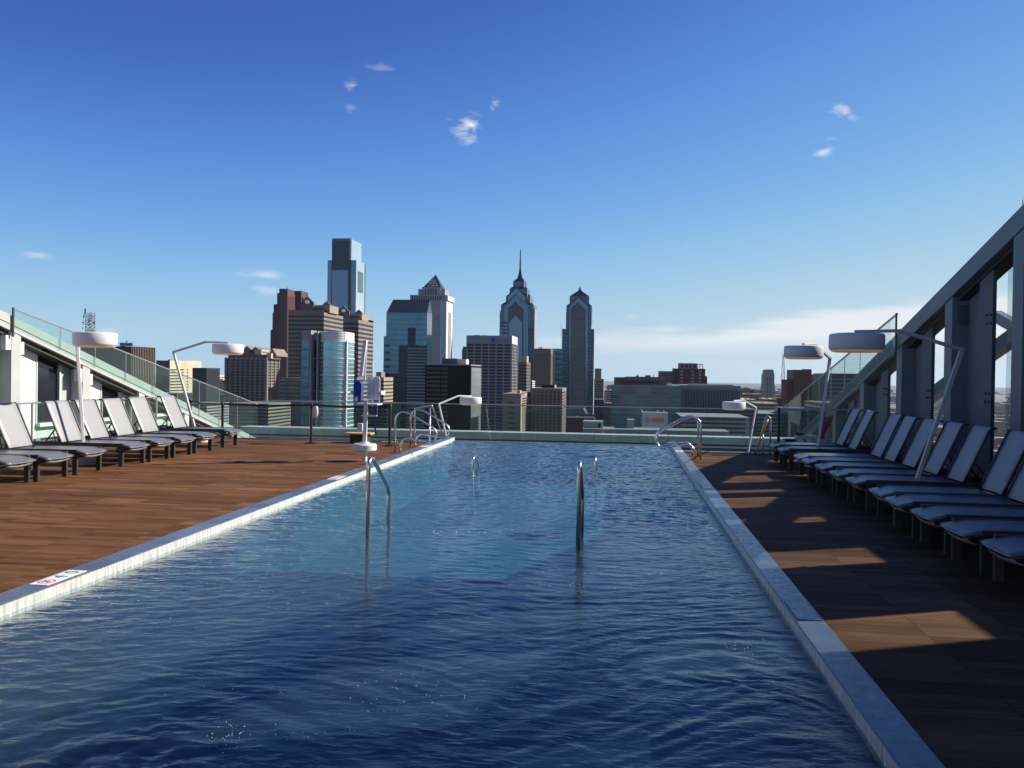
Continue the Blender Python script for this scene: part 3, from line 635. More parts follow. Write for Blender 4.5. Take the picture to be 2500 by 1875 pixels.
# ------------------------------------------------------------------ handrails in the water
def pool_rail(x, y0, y1, zt, zk, lab, r=.021, yk=None):
    r = .025; yk = yk or y1
    pts = fillet([(x, y0, -1.0), (x, y0, zt), (x, y0+.16, zt+.01), (x, y1, zk), (x, y1, -1.0)], .10, 6)
    tag(MB().tube(pts, r, 12).build('handrail', M['steel'], smooth=True), lab, 'handrail', 'steel handrails standing in the pool')
pool_rail(-2.83, 9.72, 10.62, .80, .36, 'bent steel handrail in the water left of centre, nearer the camera')
pool_rail(-.44, 9.69, 10.6, .82, .38, 'tall steel handrail seen edge-on right of centre')
pool_rail(-2.85, 17.0, 17.7, .15, -.02, 'short steel handrail in the far water, left one')
pool_rail(-.47, 17.28, 17.9, .16, .0, 'short steel handrail in the far water, right one')
# entry rails looping over the pool edge
def entry_rail(sgn, xb, y, lab):
    e = xb+sgn*.12
    pts = fillet([(e, y, 0), (e, y, .80), (e-sgn*.12, y, .92), (e-sgn*.28, y, .90), (xb-sgn*.78, y, .56), (xb-sgn*.86, y, .40), (xb-sgn*.76, y, .22), (xb-sgn*.30, y, .30), (xb-sgn*.12, y, .33), (xb, y, .20), (xb, y, 0)], .10, 6)
    tag(MB().tube(pts, .021, 10).build('entry_rail', M['steel'], smooth=True), lab, 'grab rail', 'looped steel rails at the pool edge')
entry_rail(1, 1.63, 19.57, 'looped steel rail over the right pool edge, nearer of the pair')
entry_rail(1, 1.63, 20.25, 'looped steel rail over the right pool edge, farther of the pair')
entry_rail(-1, -4.93, 19.45, 'looped steel rail over the left pool edge, nearer of the pair')
entry_rail(-1, -4.93, 20.91, 'looped steel rail over the left pool edge, farther of the pair')
t = empty('stair_handrail', (0, 0, 0), label='angular steel stair rail behind the left looped rails', cat='handrail')
MB().tube(fillet([(-5.3, 22.4, -1.2), (-5.3, 22.4, .88), (-4.85, 22.4, .96), (-4.75, 24.2, -.4)], .04, 4), .02, 8).build('rail', M['steel'], t, smooth=True)
MB().tube([(-4.9, 22.4, .9), (-4.9, 22.4, -1.2)], .02, 8).build('post', M['steel'], t, smooth=True)
t = empty('stair_handrail', (0, 0, 0), label='steel stair rail beside the yellow pole on the right deck', cat='handrail')
MB().tube(fillet([(3.51, 21.3, .0), (3.51, 21.3, .86), (3.42, 21.3, .9), (3.42, 23.2, -.3)], .05, 4), .02, 8).build('rail', M['alu'], t, smooth=True)
MB().tube([(3.33, 21.23, 0), (3.33, 21.23, .48)], .022, 8).build('post', M['alu'], t, smooth=True)
MB().tube([(3.42, 22.8, -1.4), (3.42, 22.8, -.04)], .02, 8).build('post', M['alu'], t, smooth=True)
# leaning striped pole
a = Vector((3.13, 21.1, 0)); b = Vector((3.45, 21.25, .86)); d = b-a
t = empty('leaning_pole', a, label='yellow and black pole leaning on the steel rail at the end of the right deck', cat='pole')
MB().tube([d*.06, d*.50], .022, 8).tube([d*.53, d*.97], .022, 8).build('yellow_tube', M['yellow'], t, smooth=True)
MB().tube([d*0, d*.06], .024, 8).tube([d*.49, d*.54], .027, 8).tube([d*.97, d*1.03], .026, 8).build('black_grip', M['black'], t, smooth=True)
# clutter behind the farthest right lounger
t = empty('folded_chair', (4.62, 20.7, 0), label='folded dark red chair leaning behind the farthest right lounger', cat='chair')
for s in (-.07, .0, .07): MB().bar((s-.35, 0, 0), (s+.12, .1, .93), .03, .03).build('frame_bar', M['red'], t)
MB().hexa([(-.30, .02, .1), (-.2, .02, .1), (-.2, .05, .1), (-.30, .05, .1)], [(.03, .1, .8), (.13, .1, .8), (.13, .13, .8), (.03, .13, .8)]).build('seat', M['red'], t)
def pile(name, label, cat, x, y, parts):
    t = empty(name, (x, y, 0), label=label, cat=cat)
    for nm, bb, m in parts: MB().box(*bb).build(nm, m, t, bevel=.01)
pile('crate', 'small black crate on the ground beyond the farthest right lounger', 'crate', 3.85, 20.75, [('box', (-.1, .1, -.1, .1, 0, .38), M['black']), ('rim', (-.12, .12, -.12, .12, .38, .41), M['black'])])
pile('equipment_box', 'pale flat box with a dark handle beyond the farthest right lounger', 'box', 4.3, 20.75, [('box', (-.3, .3, -.15, .15, 0, .42), M['concrete']), ('lid', (-.32, .2, -.16, .16, .42, .50), M['concrete']), ('handle', (-.33, -.16, -.1, .1, .50, .56), M['black'])])
pile('bundle', 'small white bundle on the ground beside the middle right lamp', 'bundle', 4.1, 20.45, [('wrap', (-.1, .15, -.1, .1, 0, .42), M['white']), ('strap', (-.01, .04, -.102, .102, .1, .425), M['clad2'])])
# ------------------------------------------------------------------ barrier posts and belt
posts = [((-7.62, 21.1), 1.02, 'black barrier post in front of the curved glass tower, white float behind it'),
         ((-5.58, 20.96), 1.02, 'black barrier post beside the left looped pool rails'),
         ((-9.75, 20.7), 1.02, 'black barrier post behind the farthest left lounger'),
         ((-11.2, 21.9), 1.02, 'leftmost black barrier post, near the bent lamp')]
def make_post():
    t = empty('barrier_post', (0, 0, 0)); b_ = MB(); b_.lathe((0, 0, 0), [(0, 0), (.19, 0), (.19, .012), (.10, .03), (.04, .05), (.032, .06)], 32); b_.build('base', M['black'], t, smooth='auto')
    p = MB(); p.lathe((0, 0, 0), [(.032, .05), (.032, .90)], 20); p.build('pole', M['black'], t, smooth=True)
    p = MB(); p.lathe((0, 0, 0), [(0, .90), (.04, .90), (.04, 1.0), (.03, 1.02), (0, 1.02)], 20); p.build('belt_head', M['black'], t, smooth='auto'); return t
pp = make_post()
for i, ((x, y), h, lab) in enumerate(posts):
    o = pp if i == 0 else copy_tree(pp); o.location = (x, y, 0); tag(o, lab, 'barrier post', 'black belt barrier posts')
def belt(a, b, lab):
    a = Vector((*a, .965)); b = Vector((*b, .965)); mb = MB(); n = 14; pr = None
    for i in range(n+1):
        t = i/n; p = a.lerp(b, t)-Vector((0, 0, .03*4*t*(1-t)))
        if pr is not None: mb.bar(pr, p, .006, .05)
        pr = p
    tag(mb.build('barrier_belt', M['black']), lab, 'belt', 'black belts between the barrier posts')
belt(posts[0][0], posts[2][0], 'black belt from behind the farthest left lounger to the middle barrier post')
belt(posts[0][0], posts[1][0], 'black belt passing behind the white pool lift')
belt(posts[2][0], posts[3][0], 'short black belt at the left end of the barrier')
# white bag hung behind the middle post
s = MB(); s.lathe((0, 0, 0), [(0, -.17), (.07, -.16), (.10, -.10), (.11, 0), (.10, .10), (.06, .16), (0, .17)], 20)
o = s.build('float_bag', M['white'], smooth=True); o.location = (-7.60, 21.24, .80); o.scale = (1, .5, 1); tag(o, 'white rounded float hung behind the middle barrier post', 'float')
# wooden box behind the lift
t = empty('timber_box', (-6.55, 21.75, 0), label='low dark box with a pale timber top behind the pool lift', cat='box')
MB().box(-.22, .22, -.18, .18, 0, .22).build('body', M['brown'], t)
for i in range(4): MB().box(-.35, .33, -.24+.12*i, -.13+.12*i, .221, .255).build('top_plank', M['wood'], t)
o = MB().box(-.2, .2, -.05, .05, 0, .04).build('timber_offcut', M['wood']); o.location = (-5.8, 21.8, 0); o.rotation_euler.z = .2; tag(o, 'short pale timber offcut on the deck right of the dark box', 'timber')
# ------------------------------------------------------------------ pool lift
t = empty('pool_lift', (-5.11, 17.25, 0), label='white pool lift with a blue covered control box and a hanging seat', cat='pool lift')
def up(px, py): return onY(px, py, 17.75)-Vector((-5.11, 17.25, 0))
m_ = MB(); m_.cyl((0, 0), .055, 0, .26, 20); m_.build('socket', M['white'], t, smooth='auto')
m_ = MB(); m_.lathe((0, 0, .21), [(0, 0), (.22, 0), (.245, .02), (.245, .12), (.22, .145), (.10, .15), (.09, .18), (.04, .19)], 40); m_.build('drum', M['white'], t, smooth='auto')
m_ = MB(); m_.bar((.0, 0, .36), (.02, 0, 1.22), .075, .075, (0, 1, 0)); m_.build('mast', M['white'], t, bevel=.01)
m_ = MB(); a = up(901, 918); b = up(909.5, 833); m_.bar((a.x-.015, 0, a.z), (b.x, 0, b.z), .075, .10, (0, 1, 0)).bar((a.x+.05, .02, a.z-.1), (b.x+.02, .02, b.z-.02), .03, .03, (0, 1, 0)); m_.build('boom', M['white'], t, bevel=.01)
m_ = MB(); c0, c1 = up(884, 983), up(903, 928)
m_.hexa([(c0.x, -.12, 1.19), (c1.x, -.12, 1.19), (c1.x, .06, 1.19), (c0.x, .06, 1.19)], [(c0.x, -.12, 1.56), (c1.x+.01, -.12, 1.56), (c1.x+.01, .06, 1.56), (c0.x, .06, 1.56)])
m_.hexa([(c0.x, -.12, 1.56), (c1.x+.01, -.12, 1.56), (c1.x+.01, .06, 1.56), (c0.x, .06, 1.56)], [(c0.x+.05, -.08, 1.64), (c1.x-.06, -.08, 1.64), (c1.x-.06, .02, 1.64), (c0.x+.05, .02, 1.64)])
cv = m_.build('control_cover', M['blue'], t, bevel=.012)
MB().box(c0.x+.03, c0.x+.10, -.126, -.121, 1.21, 1.30).build('label_plate', M['sign'], cv)
def bx_(x0, y0, x1, y1, d0, d1, nm, m, par=None, bev=.008):
    a, b = up(x0, y0), up(x1, y1); return MB().box(a.x, b.x, d0, d1, b.z, a.z).build(nm, m, par or t, bevel=bev)
sb = MB(); a, b = up(881, 980), up(936.5, 920.5); fr_ = fillet([(a.x, .2, a.z), (a.x, .2, b.z), (b.x, .2, b.z), (b.x, .2, a.z)], .06, 5)
sb.tube(fr_, .014, 8); seatf = sb.build('seat_back_frame', M['white'], t, smooth=True)
bx_(907, 920, 933.5, 975, .19, .215, 'seat_back', M['whitep'])
bx_(871, 953.5, 883, 961.5, .05, .35, 'armrest', M['white']); bx_(935, 953.5, 945.5, 963, .05, .35, 'armrest', M['white'])
bx_(882, 983, 939, 987.5, -.05, .35, 'seat', M['white'])
bx_(898, 1010, 935.5, 1014.5, .02, .07, 'footrest', M['white'])
a, b = up(920.7, 992), up(920.7, 884); MB().bar((a.x, .16, a.z), (b.x, .16, b.z), .022, .022).build('hanger_rod', M['white'], t)
bx_(888, 1031, 900, 1050, .05, .16, 'battery', M['whitep'])
for q in ((881, 985, 886, 1004), (930, 986, 935.5, 1014), (921, 1005, 929, 1012)): bx_(*q, .03, .06, 'strap', M['blue'], bev=0)
a, b = up(927, 1012), up(930, 1058); MB().hexa([(a.x, .04, a.z), (a.x+.04, .04, a.z), (a.x+.04, .045, a.z), (a.x, .045, a.z)], [(b.x, .04, b.z), (b.x+.03, .04, b.z-.03), (b.x+.03, .045, b.z-.03), (b.x, .045, b.z)]).build('loose_strap', M['blue'], t)

# ------------------------------------------------------------------ bubbles and small foam on the water, stirred up by the jets
fm = MB(); rf = random.Random(3)
def bub(x, y, r):
    n = 6; z = WZ+.004
    fm.add([(x+r*math.cos(i*math.pi/3), y+r*math.sin(i*math.pi/3)*.8, z) for i in range(n)]+[(x+r*.55*math.cos(i*math.pi/3), y+r*.5*math.sin(i*math.pi/3), z+r*.6) for i in range(n)]+[(x, y, z+r*.75)],
           [(i, (i+1) % n, n+(i+1) % n, n+i) for i in range(n)]+[(n+i, n+(i+1) % n, 2*n) for i in range(n)])
for (px, py, sx_, sy_, k) in ((1330, 1395, 150, 14, 50), (1610, 1400, 120, 16, 50), (1450, 1432, 170, 9, 50), (1810, 1580, 60, 20, 30), (1250, 1420, 120, 16, 30), (1400, 1600, 60, 30, 14), (560, 1800, 50, 35, 60), (760, 1790, 120, 35, 20), (600, 1690, 150, 12, 20), (180, 1440, 120, 60, 60), (620, 1430, 220, 60, 40), (850, 1290, 200, 8, 60), (1180, 1300, 260, 7, 60), (1000, 1700, 250, 80, 60)):
    for i in range(k):
        q = onZ(px+rf.gauss(0, sx_*.5), py+rf.gauss(0, sy_*.5), WZ)
        if not (PX0+.05 < q.x < PX1-.05 and q.y > 3.6): continue
        bub(q.x, q.y, rf.choice((.0015, .002, .003, .004)))
tag(fm.build('foam_bubbles', mat('foam', (.75, .78, .8), .2)), 'scattered tiny bubbles and foam flecks on the pool water', 'foam', kind='stuff')
# ================================================================== the city
GZ = -130.0
def facade(name, c, rough=.7, noise=.12, metal=0, spec=.4, nscale=.05): return mat(name, c, rough, metal, noise=noise, nscale=nscale, spec=spec)
C = dict(
 beige=facade('beige_stone', (0.353, 0.277, 0.185)), tan=facade('tan_concrete', (0.260, 0.210, 0.147)), taupe=facade('taupe_stone', (.175, .15, .125)), grey=facade('grey_concrete', (0.202, 0.202, 0.206)),
 white=facade('white_concrete', (0.504, 0.487, 0.454)), black=facade('black_metal', (0.012, 0.011, 0.011), .5, spec=.1), redgranite=facade('red_granite', (.085, .035, .032)), brick=facade('dark_red_brick', (0.084, 0.034, 0.029)),
 brown=facade('brown_stone', (0.126, 0.097, 0.076)), lightgrey=facade('pale_grey_stone', (0.227, 0.239, 0.260)), cream=facade('cream_brick', (0.437, 0.370, 0.269)), green=facade('green_grey_metal', (.20, .27, .26)),
 pink=facade('pinkish_concrete', (0.202, 0.160, 0.143)), roof=facade('roof_gravel', (0.101, 0.092, 0.084)), navy=facade('dark_slate_roof', (0.034, 0.042, 0.063), .35),
 whitem=mat('white_metal_band', (0.630, 0.638, 0.638), .4))
def gl(name, c, rough=.12, metal=.75, fy=3.9, fx=1.6, dark=.55, var=.5, wav=.0):
    g = G(name); co, x, y, z = g.xyz(); h = g.m2('ADD', x, y)
    cell = g.n('ShaderNodeCombineXYZ', {0: g.m2('FLOOR', g.m2('DIVIDE', h, fx*2)), 1: g.m2('FLOOR', g.m2('DIVIDE', z, fy))})
    w = g.n('ShaderNodeTexWhiteNoise', {'Vector': cell.outputs[0]}, noise_dimensions='2D')
    ln = g.m2('MAXIMUM', g.m2('LESS_THAN', g.m2('FRACT', g.m2('DIVIDE', z, fy)), .22), g.m2('MULTIPLY', g.m2('LESS_THAN', g.m2('FRACT', g.m2('DIVIDE', h, fx)), .12), .6))
    big = g.n('ShaderNodeTexNoise', {'Vector': co, 'Scale': .03, 'Detail': 4})
    cc = g.mix(g.m2('MULTIPLY', w.outputs[0], var), c, tuple(a*.55 for a in c)); cc = g.mix(g.m2('MULTIPLY', ln, dark), cc, tuple(a*.3 for a in c))
    cc = g.mix(g.m2('MULTIPLY', big.outputs[0], .5), cc, tuple(a*.7 for a in c))
    g.set(g.b.inputs['Base Color'], cc); g.set(g.b.inputs['Metallic'], metal); g.set(g.b.inputs['Roughness'], rough)
    n = g.n('ShaderNodeTexNoise', {'Vector': co, 'Scale': .12, 'Detail': 3}); bp = g.n('ShaderNodeBump', {'Height': n.outputs[0], 'Strength': .15, 'Distance': .6}); g.set(g.b.inputs['Normal'], bp.outputs[0])
    return g.m
C['win'] = gl('window_strip', (.016, .02, .027), .4, 0, 4, 1.8, .3, .9); C['winb'] = gl('brown_window_strip', (.075, .05, .04), .4, .0, 4, 2.2, .4, 1)
C['blue'] = gl('blue_curtain_glass', (.085, .19, .28), .12, .8); C['blue2'] = gl('deep_blue_glass', (0.046, 0.097, 0.168), .14, .8, 4.1, 1.8, .6, .4); C['steelglass'] = gl('steel_blue_glass', (0.126, 0.193, 0.294), .14, .85, 4.2, 1.6, .25, .3)
C['teal'] = gl('teal_bay_glass', (.24, .46, .52), .14, .6, 3.6, 1.4, .25, .4); C['darkg'] = gl('dark_glass_wall', (0.021, 0.035, 0.055), .2, .6, 4, 1.6, .5, .5)
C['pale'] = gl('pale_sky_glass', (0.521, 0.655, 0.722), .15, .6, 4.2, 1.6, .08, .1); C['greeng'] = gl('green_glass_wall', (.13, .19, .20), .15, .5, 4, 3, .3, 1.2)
C['slit'] = gl('slit_window_wall', (.06, .07, .08), .3, .3, 3.8, 2, .7, .6)
class Tower:
    def __init__(s, name, label, x0, x1, yt, D, m, xs=None, depth=30, body='wall', cat='skyscraper', group=None, zb=GZ, solid=True):
        a, b = onY(x0, yt, D), onY(x1, yt, D); s.X0, s.X1, s.D, s.zt, s.zb = a.x, b.x, D, (a.z+b.z)/2, zb
        if xs: depth = abs(onX(xs, yt, s.X1 if xs > x1 else s.X0).y-D)
        s.d = min(depth, 140); s.xm = (s.X0+s.X1)/2; s.ym = D+s.d/2; s.yt = yt; s.px0, s.px1 = x0, x1; s.m = m
        s.t = empty(name, (s.xm, s.ym, zb), label=label, cat=cat, group=group)
        if solid: s.box(body, s.X0, s.X1, D, D+s.d, zb, s.zt, m)
    def put(s, mb, name, m, par=None):
        mb.v = [(x-s.xm, y-s.ym, z-s.zb) for x, y, z in mb.v]; return mb.build(name, m, par or s.t)
    def box(s, name, x0, x1, y0, y1, z0, z1, m, par=None): return s.put(MB().box(x0, x1, y0, y1, z0, z1), name, m, par)
    def x(s, px, dy=0): return onY(px, s.yt, s.D+dy).x
    def z(s, py, dy=0, px=None): return onY(px or (s.px0+s.px1)/2, py, s.D+dy).z
    def pbox(s, name, x0, x1, y0, y1, m, dy=0, dep=None, pr=0, par=None):      # box given by its front outline in the photo
        return s.box(name, s.x(x0, dy), s.x(x1, dy), s.D+dy-pr, s.D+dy+(dep or s.d), s.z(y1, dy), s.z(y0, dy), m, par)
    def rows(s, y0, pitch, frac, m, n, name='window_row', pr=.15, i0=0, i1=0, back=.6):
        base = None
        for i in range(n):
            za, zb = s.z(y0+pitch*i), s.z(y0+pitch*(i+frac))
            if za < s.zb+4: break
            side_l = s.px0 > VPX                     # which flank can be seen
            xa, xb = (s.X0-(pr if side_l else -i0)), (s.X1+(pr if not side_l else -i1))
            mb = MB().box(xa, xb, s.D-pr, s.D+s.d-back, zb, za)
            if base is None: base = s.put(mb, name, m); z0 = za
            else:
                o = base.copy(); col.objects.link(o); o.parent = s.t; o.location.z = za-z0
    def piers(s, n, w, m, yb=None, y0=None, pr=.4, side=0, name='pier', ya=None):
        za = s.z(y0) if y0 else s.zt-.2; base = None
        for i in range(n):
            xc = s.X0+w/2+(s.X1-s.X0-w)*i/(n-1)
            if base is None: base = s.box(name, xc-w/2, xc+w/2, s.D-pr, s.D+.1, s.zb, za, m); xx = xc
            else:
                o = base.copy(); col.objects.link(o); o.parent = s.t; o.location.x = xc-xx
        if side:
            xf = s.X0 if s.px0 > VPX else s.X1; sg = -1 if s.px0 > VPX else 1; base = None
            for i in range(side):
                yc = s.D+w/2+(s.d-w)*i/(side-1)
                if base is None: base = s.box(name, xf-.1*sg, xf+pr*sg, yc-w/2, yc+w/2, s.zb, za, m); yy = yc
                else:
                    o = base.copy(); col.objects.link(o); o.parent = s.t; o.location.y = yc-yy
    def poly(s, name, pts, m, dy=0, dep=20, par=None):                       # outline in the photo pushed back
        q = [(onY(a, b, s.D+dy).x, onY(a, b, s.D+dy).z) for a, b in pts]; return s.put(MB().prism(q, 'y', s.D+dy, s.D+dy+dep), name, m, par)
    def roofgear(s, items, m, h=3):
        for x0, x1, y0 in items: s.box('rooftop_unit', s.x(x0), s.x(x1), s.D+s.d*.3, s.D+s.d*.6, s.zt, s.z(y0), m)
    def pyramid(s, name, x0, x1, yb, xa, ya, d0, d1, m, par=None):
        zb, za = s.z(yb), s.z(ya); a, b = s.x(x0), s.x(x1); c = s.x(xa)
        return s.put(MB().add([(a, s.D+d0, zb), (b, s.D+d0, zb), (b, s.D+d1, zb), (a, s.D+d1, zb), (c, s.D+(d0+d1)/2, za)], [(0, 1, 4), (1, 2, 4), (2, 3, 4), (3, 0, 4), (3, 2, 1, 0)]), name, m, par)
T = Tower
# ---- far left
t = T('ribbed_tower', 'black ribbed tower behind the left glass rail, blue sign on its roof', 199, 323, 845, 420, C['black'], xs=377)
t.piers(34, .55, C['brown'], pr=.6, side=14, name='rib'); t.roofgear([(278, 283, 835), (283, 289, 839)], C['lightgrey'])
q = t.pbox('roof_sign', 292, 323, 836.5, 844, mat('sign_blue', (.02, .22, .45), .5), dy=-.5, dep=1.2)
t.pbox('sign_lettering', 301, 317, 838, 842, C['navy'], dy=-.62, dep=.1); t.poly('sign_swoosh', [(300, 845), (310, 831), (312, 832), (304, 845)], mat('pale_blue', (.15, .5, .7), .5), dy=-.8, dep=.15)
t = T('beige_slab_tower', 'beige slab tower with window bands beside the black ribbed tower', 381, 413, 880, 640, C['brown'], xs=490)
xf = t.X1
t.box('lit_wall', xf, xf+.5, t.D+.3, t.D+t.d, GZ, t.zt+.3, C['cream'])  # sun side of the slab painted paler than its front
def side_px(t, px): return onX(px, t.yt, t.X1).y
for i in range(26):
    za, zb = t.z(901+7.35*i, px=413), t.z(901+7.35*i+2.8, px=413)
    for a, c in ((414, 447), (455, 458), (470, 503)):
        c = min(c, 489); 
        if i == 0: pass
        t.box('window_row', xf+.4, xf+.62, side_px(t, a), side_px(t, c), zb, za, C['win'])
t.roofgear([(385, 395, 877), (398, 407, 878)], C['grey'])
t = T('dark_block', 'dark plain block standing before the beige slab tower', 470, 504, 898, 560, C['navy'], depth=20, cat='building')
t.rows(903, 6, .5, C['win'], 20)
t = T('low_yellow_building', 'small pale yellow building with stepped top in the gap left of the gabled tower', 519, 531, 915, 1500, C['cream'], depth=40, cat='building'); t.rows(921, 5, .4, C['win'], 12)
t.pbox('stair_tower', 531, 545, 925, 1000, C['cream'], dy=5, dep=30)
t = T('low_brown_building', 'low brown building with window bands in the gap left of the gabled tower', 504, 549, 929, 1300, C['brown'], depth=60, cat='building'); t.rows(932, 5.5, .5, C['cream'], 12); t.pbox('roof_house', 505, 519, 916, 930, C['grey'], dy=8, dep=20)
t = T('gabled_tower', 'dark stone tower with gabled roof below the far left lamp drum', 549, 651, 874, 600, C['taupe'], xs=682)
t.rows(878, 7.2, .48, C['win'], 22, pr=.2); t.piers(9, 1.6, C['taupe'], y0=873, pr=.5, side=4)
t.pbox('upper_storey', 557, 648, 865, 873.9, C['brown'], dy=3, dep=24)
for a, b, c, ya, yb in ((585, 622, 603, 844, 866), (611, 640, 622.5, 846.6, 862), (655, 675, 665, 851, 870)): t.poly('roof_gable', [(a, yb), (b, yb), (b, yb-4), (c, ya), (a, yb-4)], C['taupe'], dy=6, dep=22)
t.pbox('roof_house', 650, 662, 862, 875, C['cream'], dy=2, dep=18); t.pbox('roof_house', 621, 638, 853, 866, C['cream'], dy=5, dep=14)
# ---- dark red stepped tower
t = T('stepped_red_tower', 'tall dark red granite tower with stepped shoulders, left of the gabled twin towers', 681.8, 702, 704.8, 1100, C['redgranite'], xs=719)
for a, b, y in ((676.7, 703, 715.6), (668.5, 704, 742.8), (666, 704, 764), (661.5, 704, 805.6)): t.pbox('shoulder', a, b, y, 1200, C['redgranite'], dy=2+(715-y)*-.02, dep=40, pr=0)
t.pbox('rear_wing', 717, 735.6, 710, 1200, C['brick'], dy=30, dep=26); t.pbox('rear_wing', 735, 740.6, 725.5, 1200, C['brick'], dy=33, dep=20)
sh_ = gl('granite_window_slits', (.09, .04, .036), .4, .1, 3.9, 2.4, .55, .3)
t.box('window_wall', t.X0+1, t.X1-.6, t.D-.2, t.D+1, GZ, t.zt-8, sh_); t.box('window_wall', t.X1-1, t.X1+.25, t.D+1.5, t.D+t.d-1.5, GZ, t.zt-9, sh_)
t.pbox('aerial', 701.4, 702, 700.5, 705, C['black'], dy=5, dep=.5)
# ---- gabled twin towers
def twin(name_label, x0, x1, yt, D, xs, peaks, low):
    t = T('gabled_twin_tower', name_label, x0, x1, yt, D, C['taupe'], xs=xs, group='twin beige towers with gabled roofs')
    t.rows(yt+13, 10.6, .46, C['win'], 26, pr=.2)
    lit = t.pbox('crown_band', x0+low, x1, yt-.1, yt+5, C['taupe'], pr=.4)
    (pa, ya, wa), (pb, yb, wb) = peaks
    t.pbox('penthouse', pa+4, pb+8, yb+10, yt+6, C['tan'], dy=10, dep=t.d*.45)
    hgt = yt-ya
    for (p, y, w) in peaks:
        dyy = 8 if p == pa else t.d*.62
        o = t.poly('roof_gable', [(p-w, yt+4), (p+w, yt+4), (p+w, y+w*.95), (p, y), (p-w, y+w*.95)], C['brown'], dy=dyy, dep=3)
        if p == pa: t.pbox('gable_opening', p-w*.33, p+w*.33, y+w*.62, y+w*1.12, C['pale'], dy=dyy-.4, dep=.5)
    for i in range(9): t.pbox('louvre', pa+14+i*3.4*(pb-pa)/47, pa+15.6+i*3.4*(pb-pa)/47, yb+15, yb+25, C['win'], dy=9.6, dep=.6)
    return t
t1 = twin('left one of the two beige gabled towers, partly hidden by the curved glass tower', 704.6, 791, 757, 750, 838, ((750, 723, 16), (797, 734.6, 13)), 55)
t2 = twin('right one of the two beige gabled towers, behind the pool lift', 838.2, 875.5, 775.5, 850, 911.6, ((838.7, 746, 14), (875.5, 755.4, 11)), 20)
t = T('beige_annex', 'narrow beige annex right of the curved glass tower', 845, 850, 908, 500, C['tan'], xs=857.7, cat='building'); t.rows(913, 10.5, .35, C['win'], 16)
t = T('pale_low_block', 'low pale block with small windows behind the pool lift mast', 846, 848.5, 1046-12, 420, C['tan'], xs=873.6, cat='building'); t.rows(1046, 8, .35, C['win'], 5)
# ---- tallest glass tower
t = T('tallest_glass_tower', 'tallest blue glass tower with a dark square crown and a notch in its right side', 800, 869, 635, 1500, C['steelglass'], depth=60)
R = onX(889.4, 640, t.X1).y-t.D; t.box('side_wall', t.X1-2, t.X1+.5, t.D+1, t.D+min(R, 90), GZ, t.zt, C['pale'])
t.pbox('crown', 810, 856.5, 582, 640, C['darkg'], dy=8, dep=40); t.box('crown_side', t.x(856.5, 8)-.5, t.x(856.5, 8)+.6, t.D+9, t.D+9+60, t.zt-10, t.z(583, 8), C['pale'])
t.pbox('recess_panel', 809.5, 858, 634.9, 1200, C['darkg'], dy=-.3, dep=2)
t.poly('glass_panel', [(810.5, 1200), (849.5, 1200), (849, 659.5), (810.5, 659.5)], C['steelglass'], dy=-.9, dep=1)
for i in range(6): t.pbox('crown_frame', 812+i*7.6, 815+i*7.6, 583.5, 587.5, C['lightgrey'], dy=7.5, dep=1)
for i in range(24): t.pbox('crown_frame', 853.6, 855.6, 584+i*2.2, 585.2+i*2.2, C['whitem'], dy=7.5, dep=1)
yy0, yy1 = onX(873, 680, t.X1).y, onX(885.4, 680, t.X1).y
t.box('notch', t.X1+.3, t.X1+.9, yy0, min(yy1, t.D+80), t.z(711), t.z(660), C['greeng'])
# ---- curved glass tower
t = T('curved_glass_tower', 'round-fronted glass apartment tower with white floor bands behind the middle barrier post', 736.8, 757, 806.5, 350, C['lightgrey'], depth=24)
D = t.D; cxm = (t.x(774)+t.x(842))/2; cr = (t.x(842)-t.x(774))/2*1.06; cyc = D+cr*.92
zg = t.z(832); ztp = t.z(809)
def arc(z0, z1, r, a0=205, a1=335, n=22, inner=None):
    pts = [(cxm+r*math.cos(rad(a0+(a1-a0)*i/n)), cyc+r*math.sin(rad(a0+(a1-a0)*i/n))) for i in range(n+1)]
    pts += [(pts[-1][0], cyc+cr*1.2), (pts[0][0], cyc+cr*1.2)]
    return MB().prism(pts, 'z', z0, z1)
t.put(arc(GZ, zg, cr*.985, 200, 340), 'bay_glass', C['teal']); t.put(arc(zg, ztp, cr*.99, 200, 340), 'bay_parapet', C['whitem'])
for i in range(5): t.put(arc(zg+(ztp-zg)*(.12+.18*i), zg+(ztp-zg)*(.16+.18*i), cr*1.0, 200, 340), 'parapet_groove', C['grey'])
fl0 = 836.2; yb = [832+10.35*i for i in range(26)]
for i, y in enumerate(yb):
    big = i % 4 == 0; z1 = t.z(y); t.put(arc(z1-(.22 if big else .09), z1+(.18 if big else .07), cr*(1.03 if big else 1.015), 212, 340), 'floor_band', C['whitem'])
t.pbox('wing_glass', 738, 756, 832, 1200, C['blue'], pr=.2, dep=6); t.pbox('recess', 757.5, 774, 812, 1200, C['darkg'], dy=5, dep=18)
t.pbox('recess_parapet', 757.5, 776, 811, 831, C['lightgrey'], dy=3, dep=10); t.pbox('fin', 757, 759.6, 806, 1200, C['lightgrey'], dy=-.6, dep=8); t.pbox('fin', 773.5, 776.5, 808, 1200, C['lightgrey'], dy=.5, dep=8)
for i in range(6): t.pbox('wing_band', 738, 776, 875+39*i, 876+39*i, C['lightgrey'], dy=-.3, dep=1)
for a in (841, 846.8): t.pbox('frame_post', a-1.1, a+1.0, 809 if a < 845 else 831, 1200, C['whitem'], dy=cr*.35, dep=1)
for i in range(25): t.pbox('frame_bar', 841, 847.8, 832+10.35*i, 833.2+10.35*i, C['whitem'], dy=cr*.35, dep=.8)
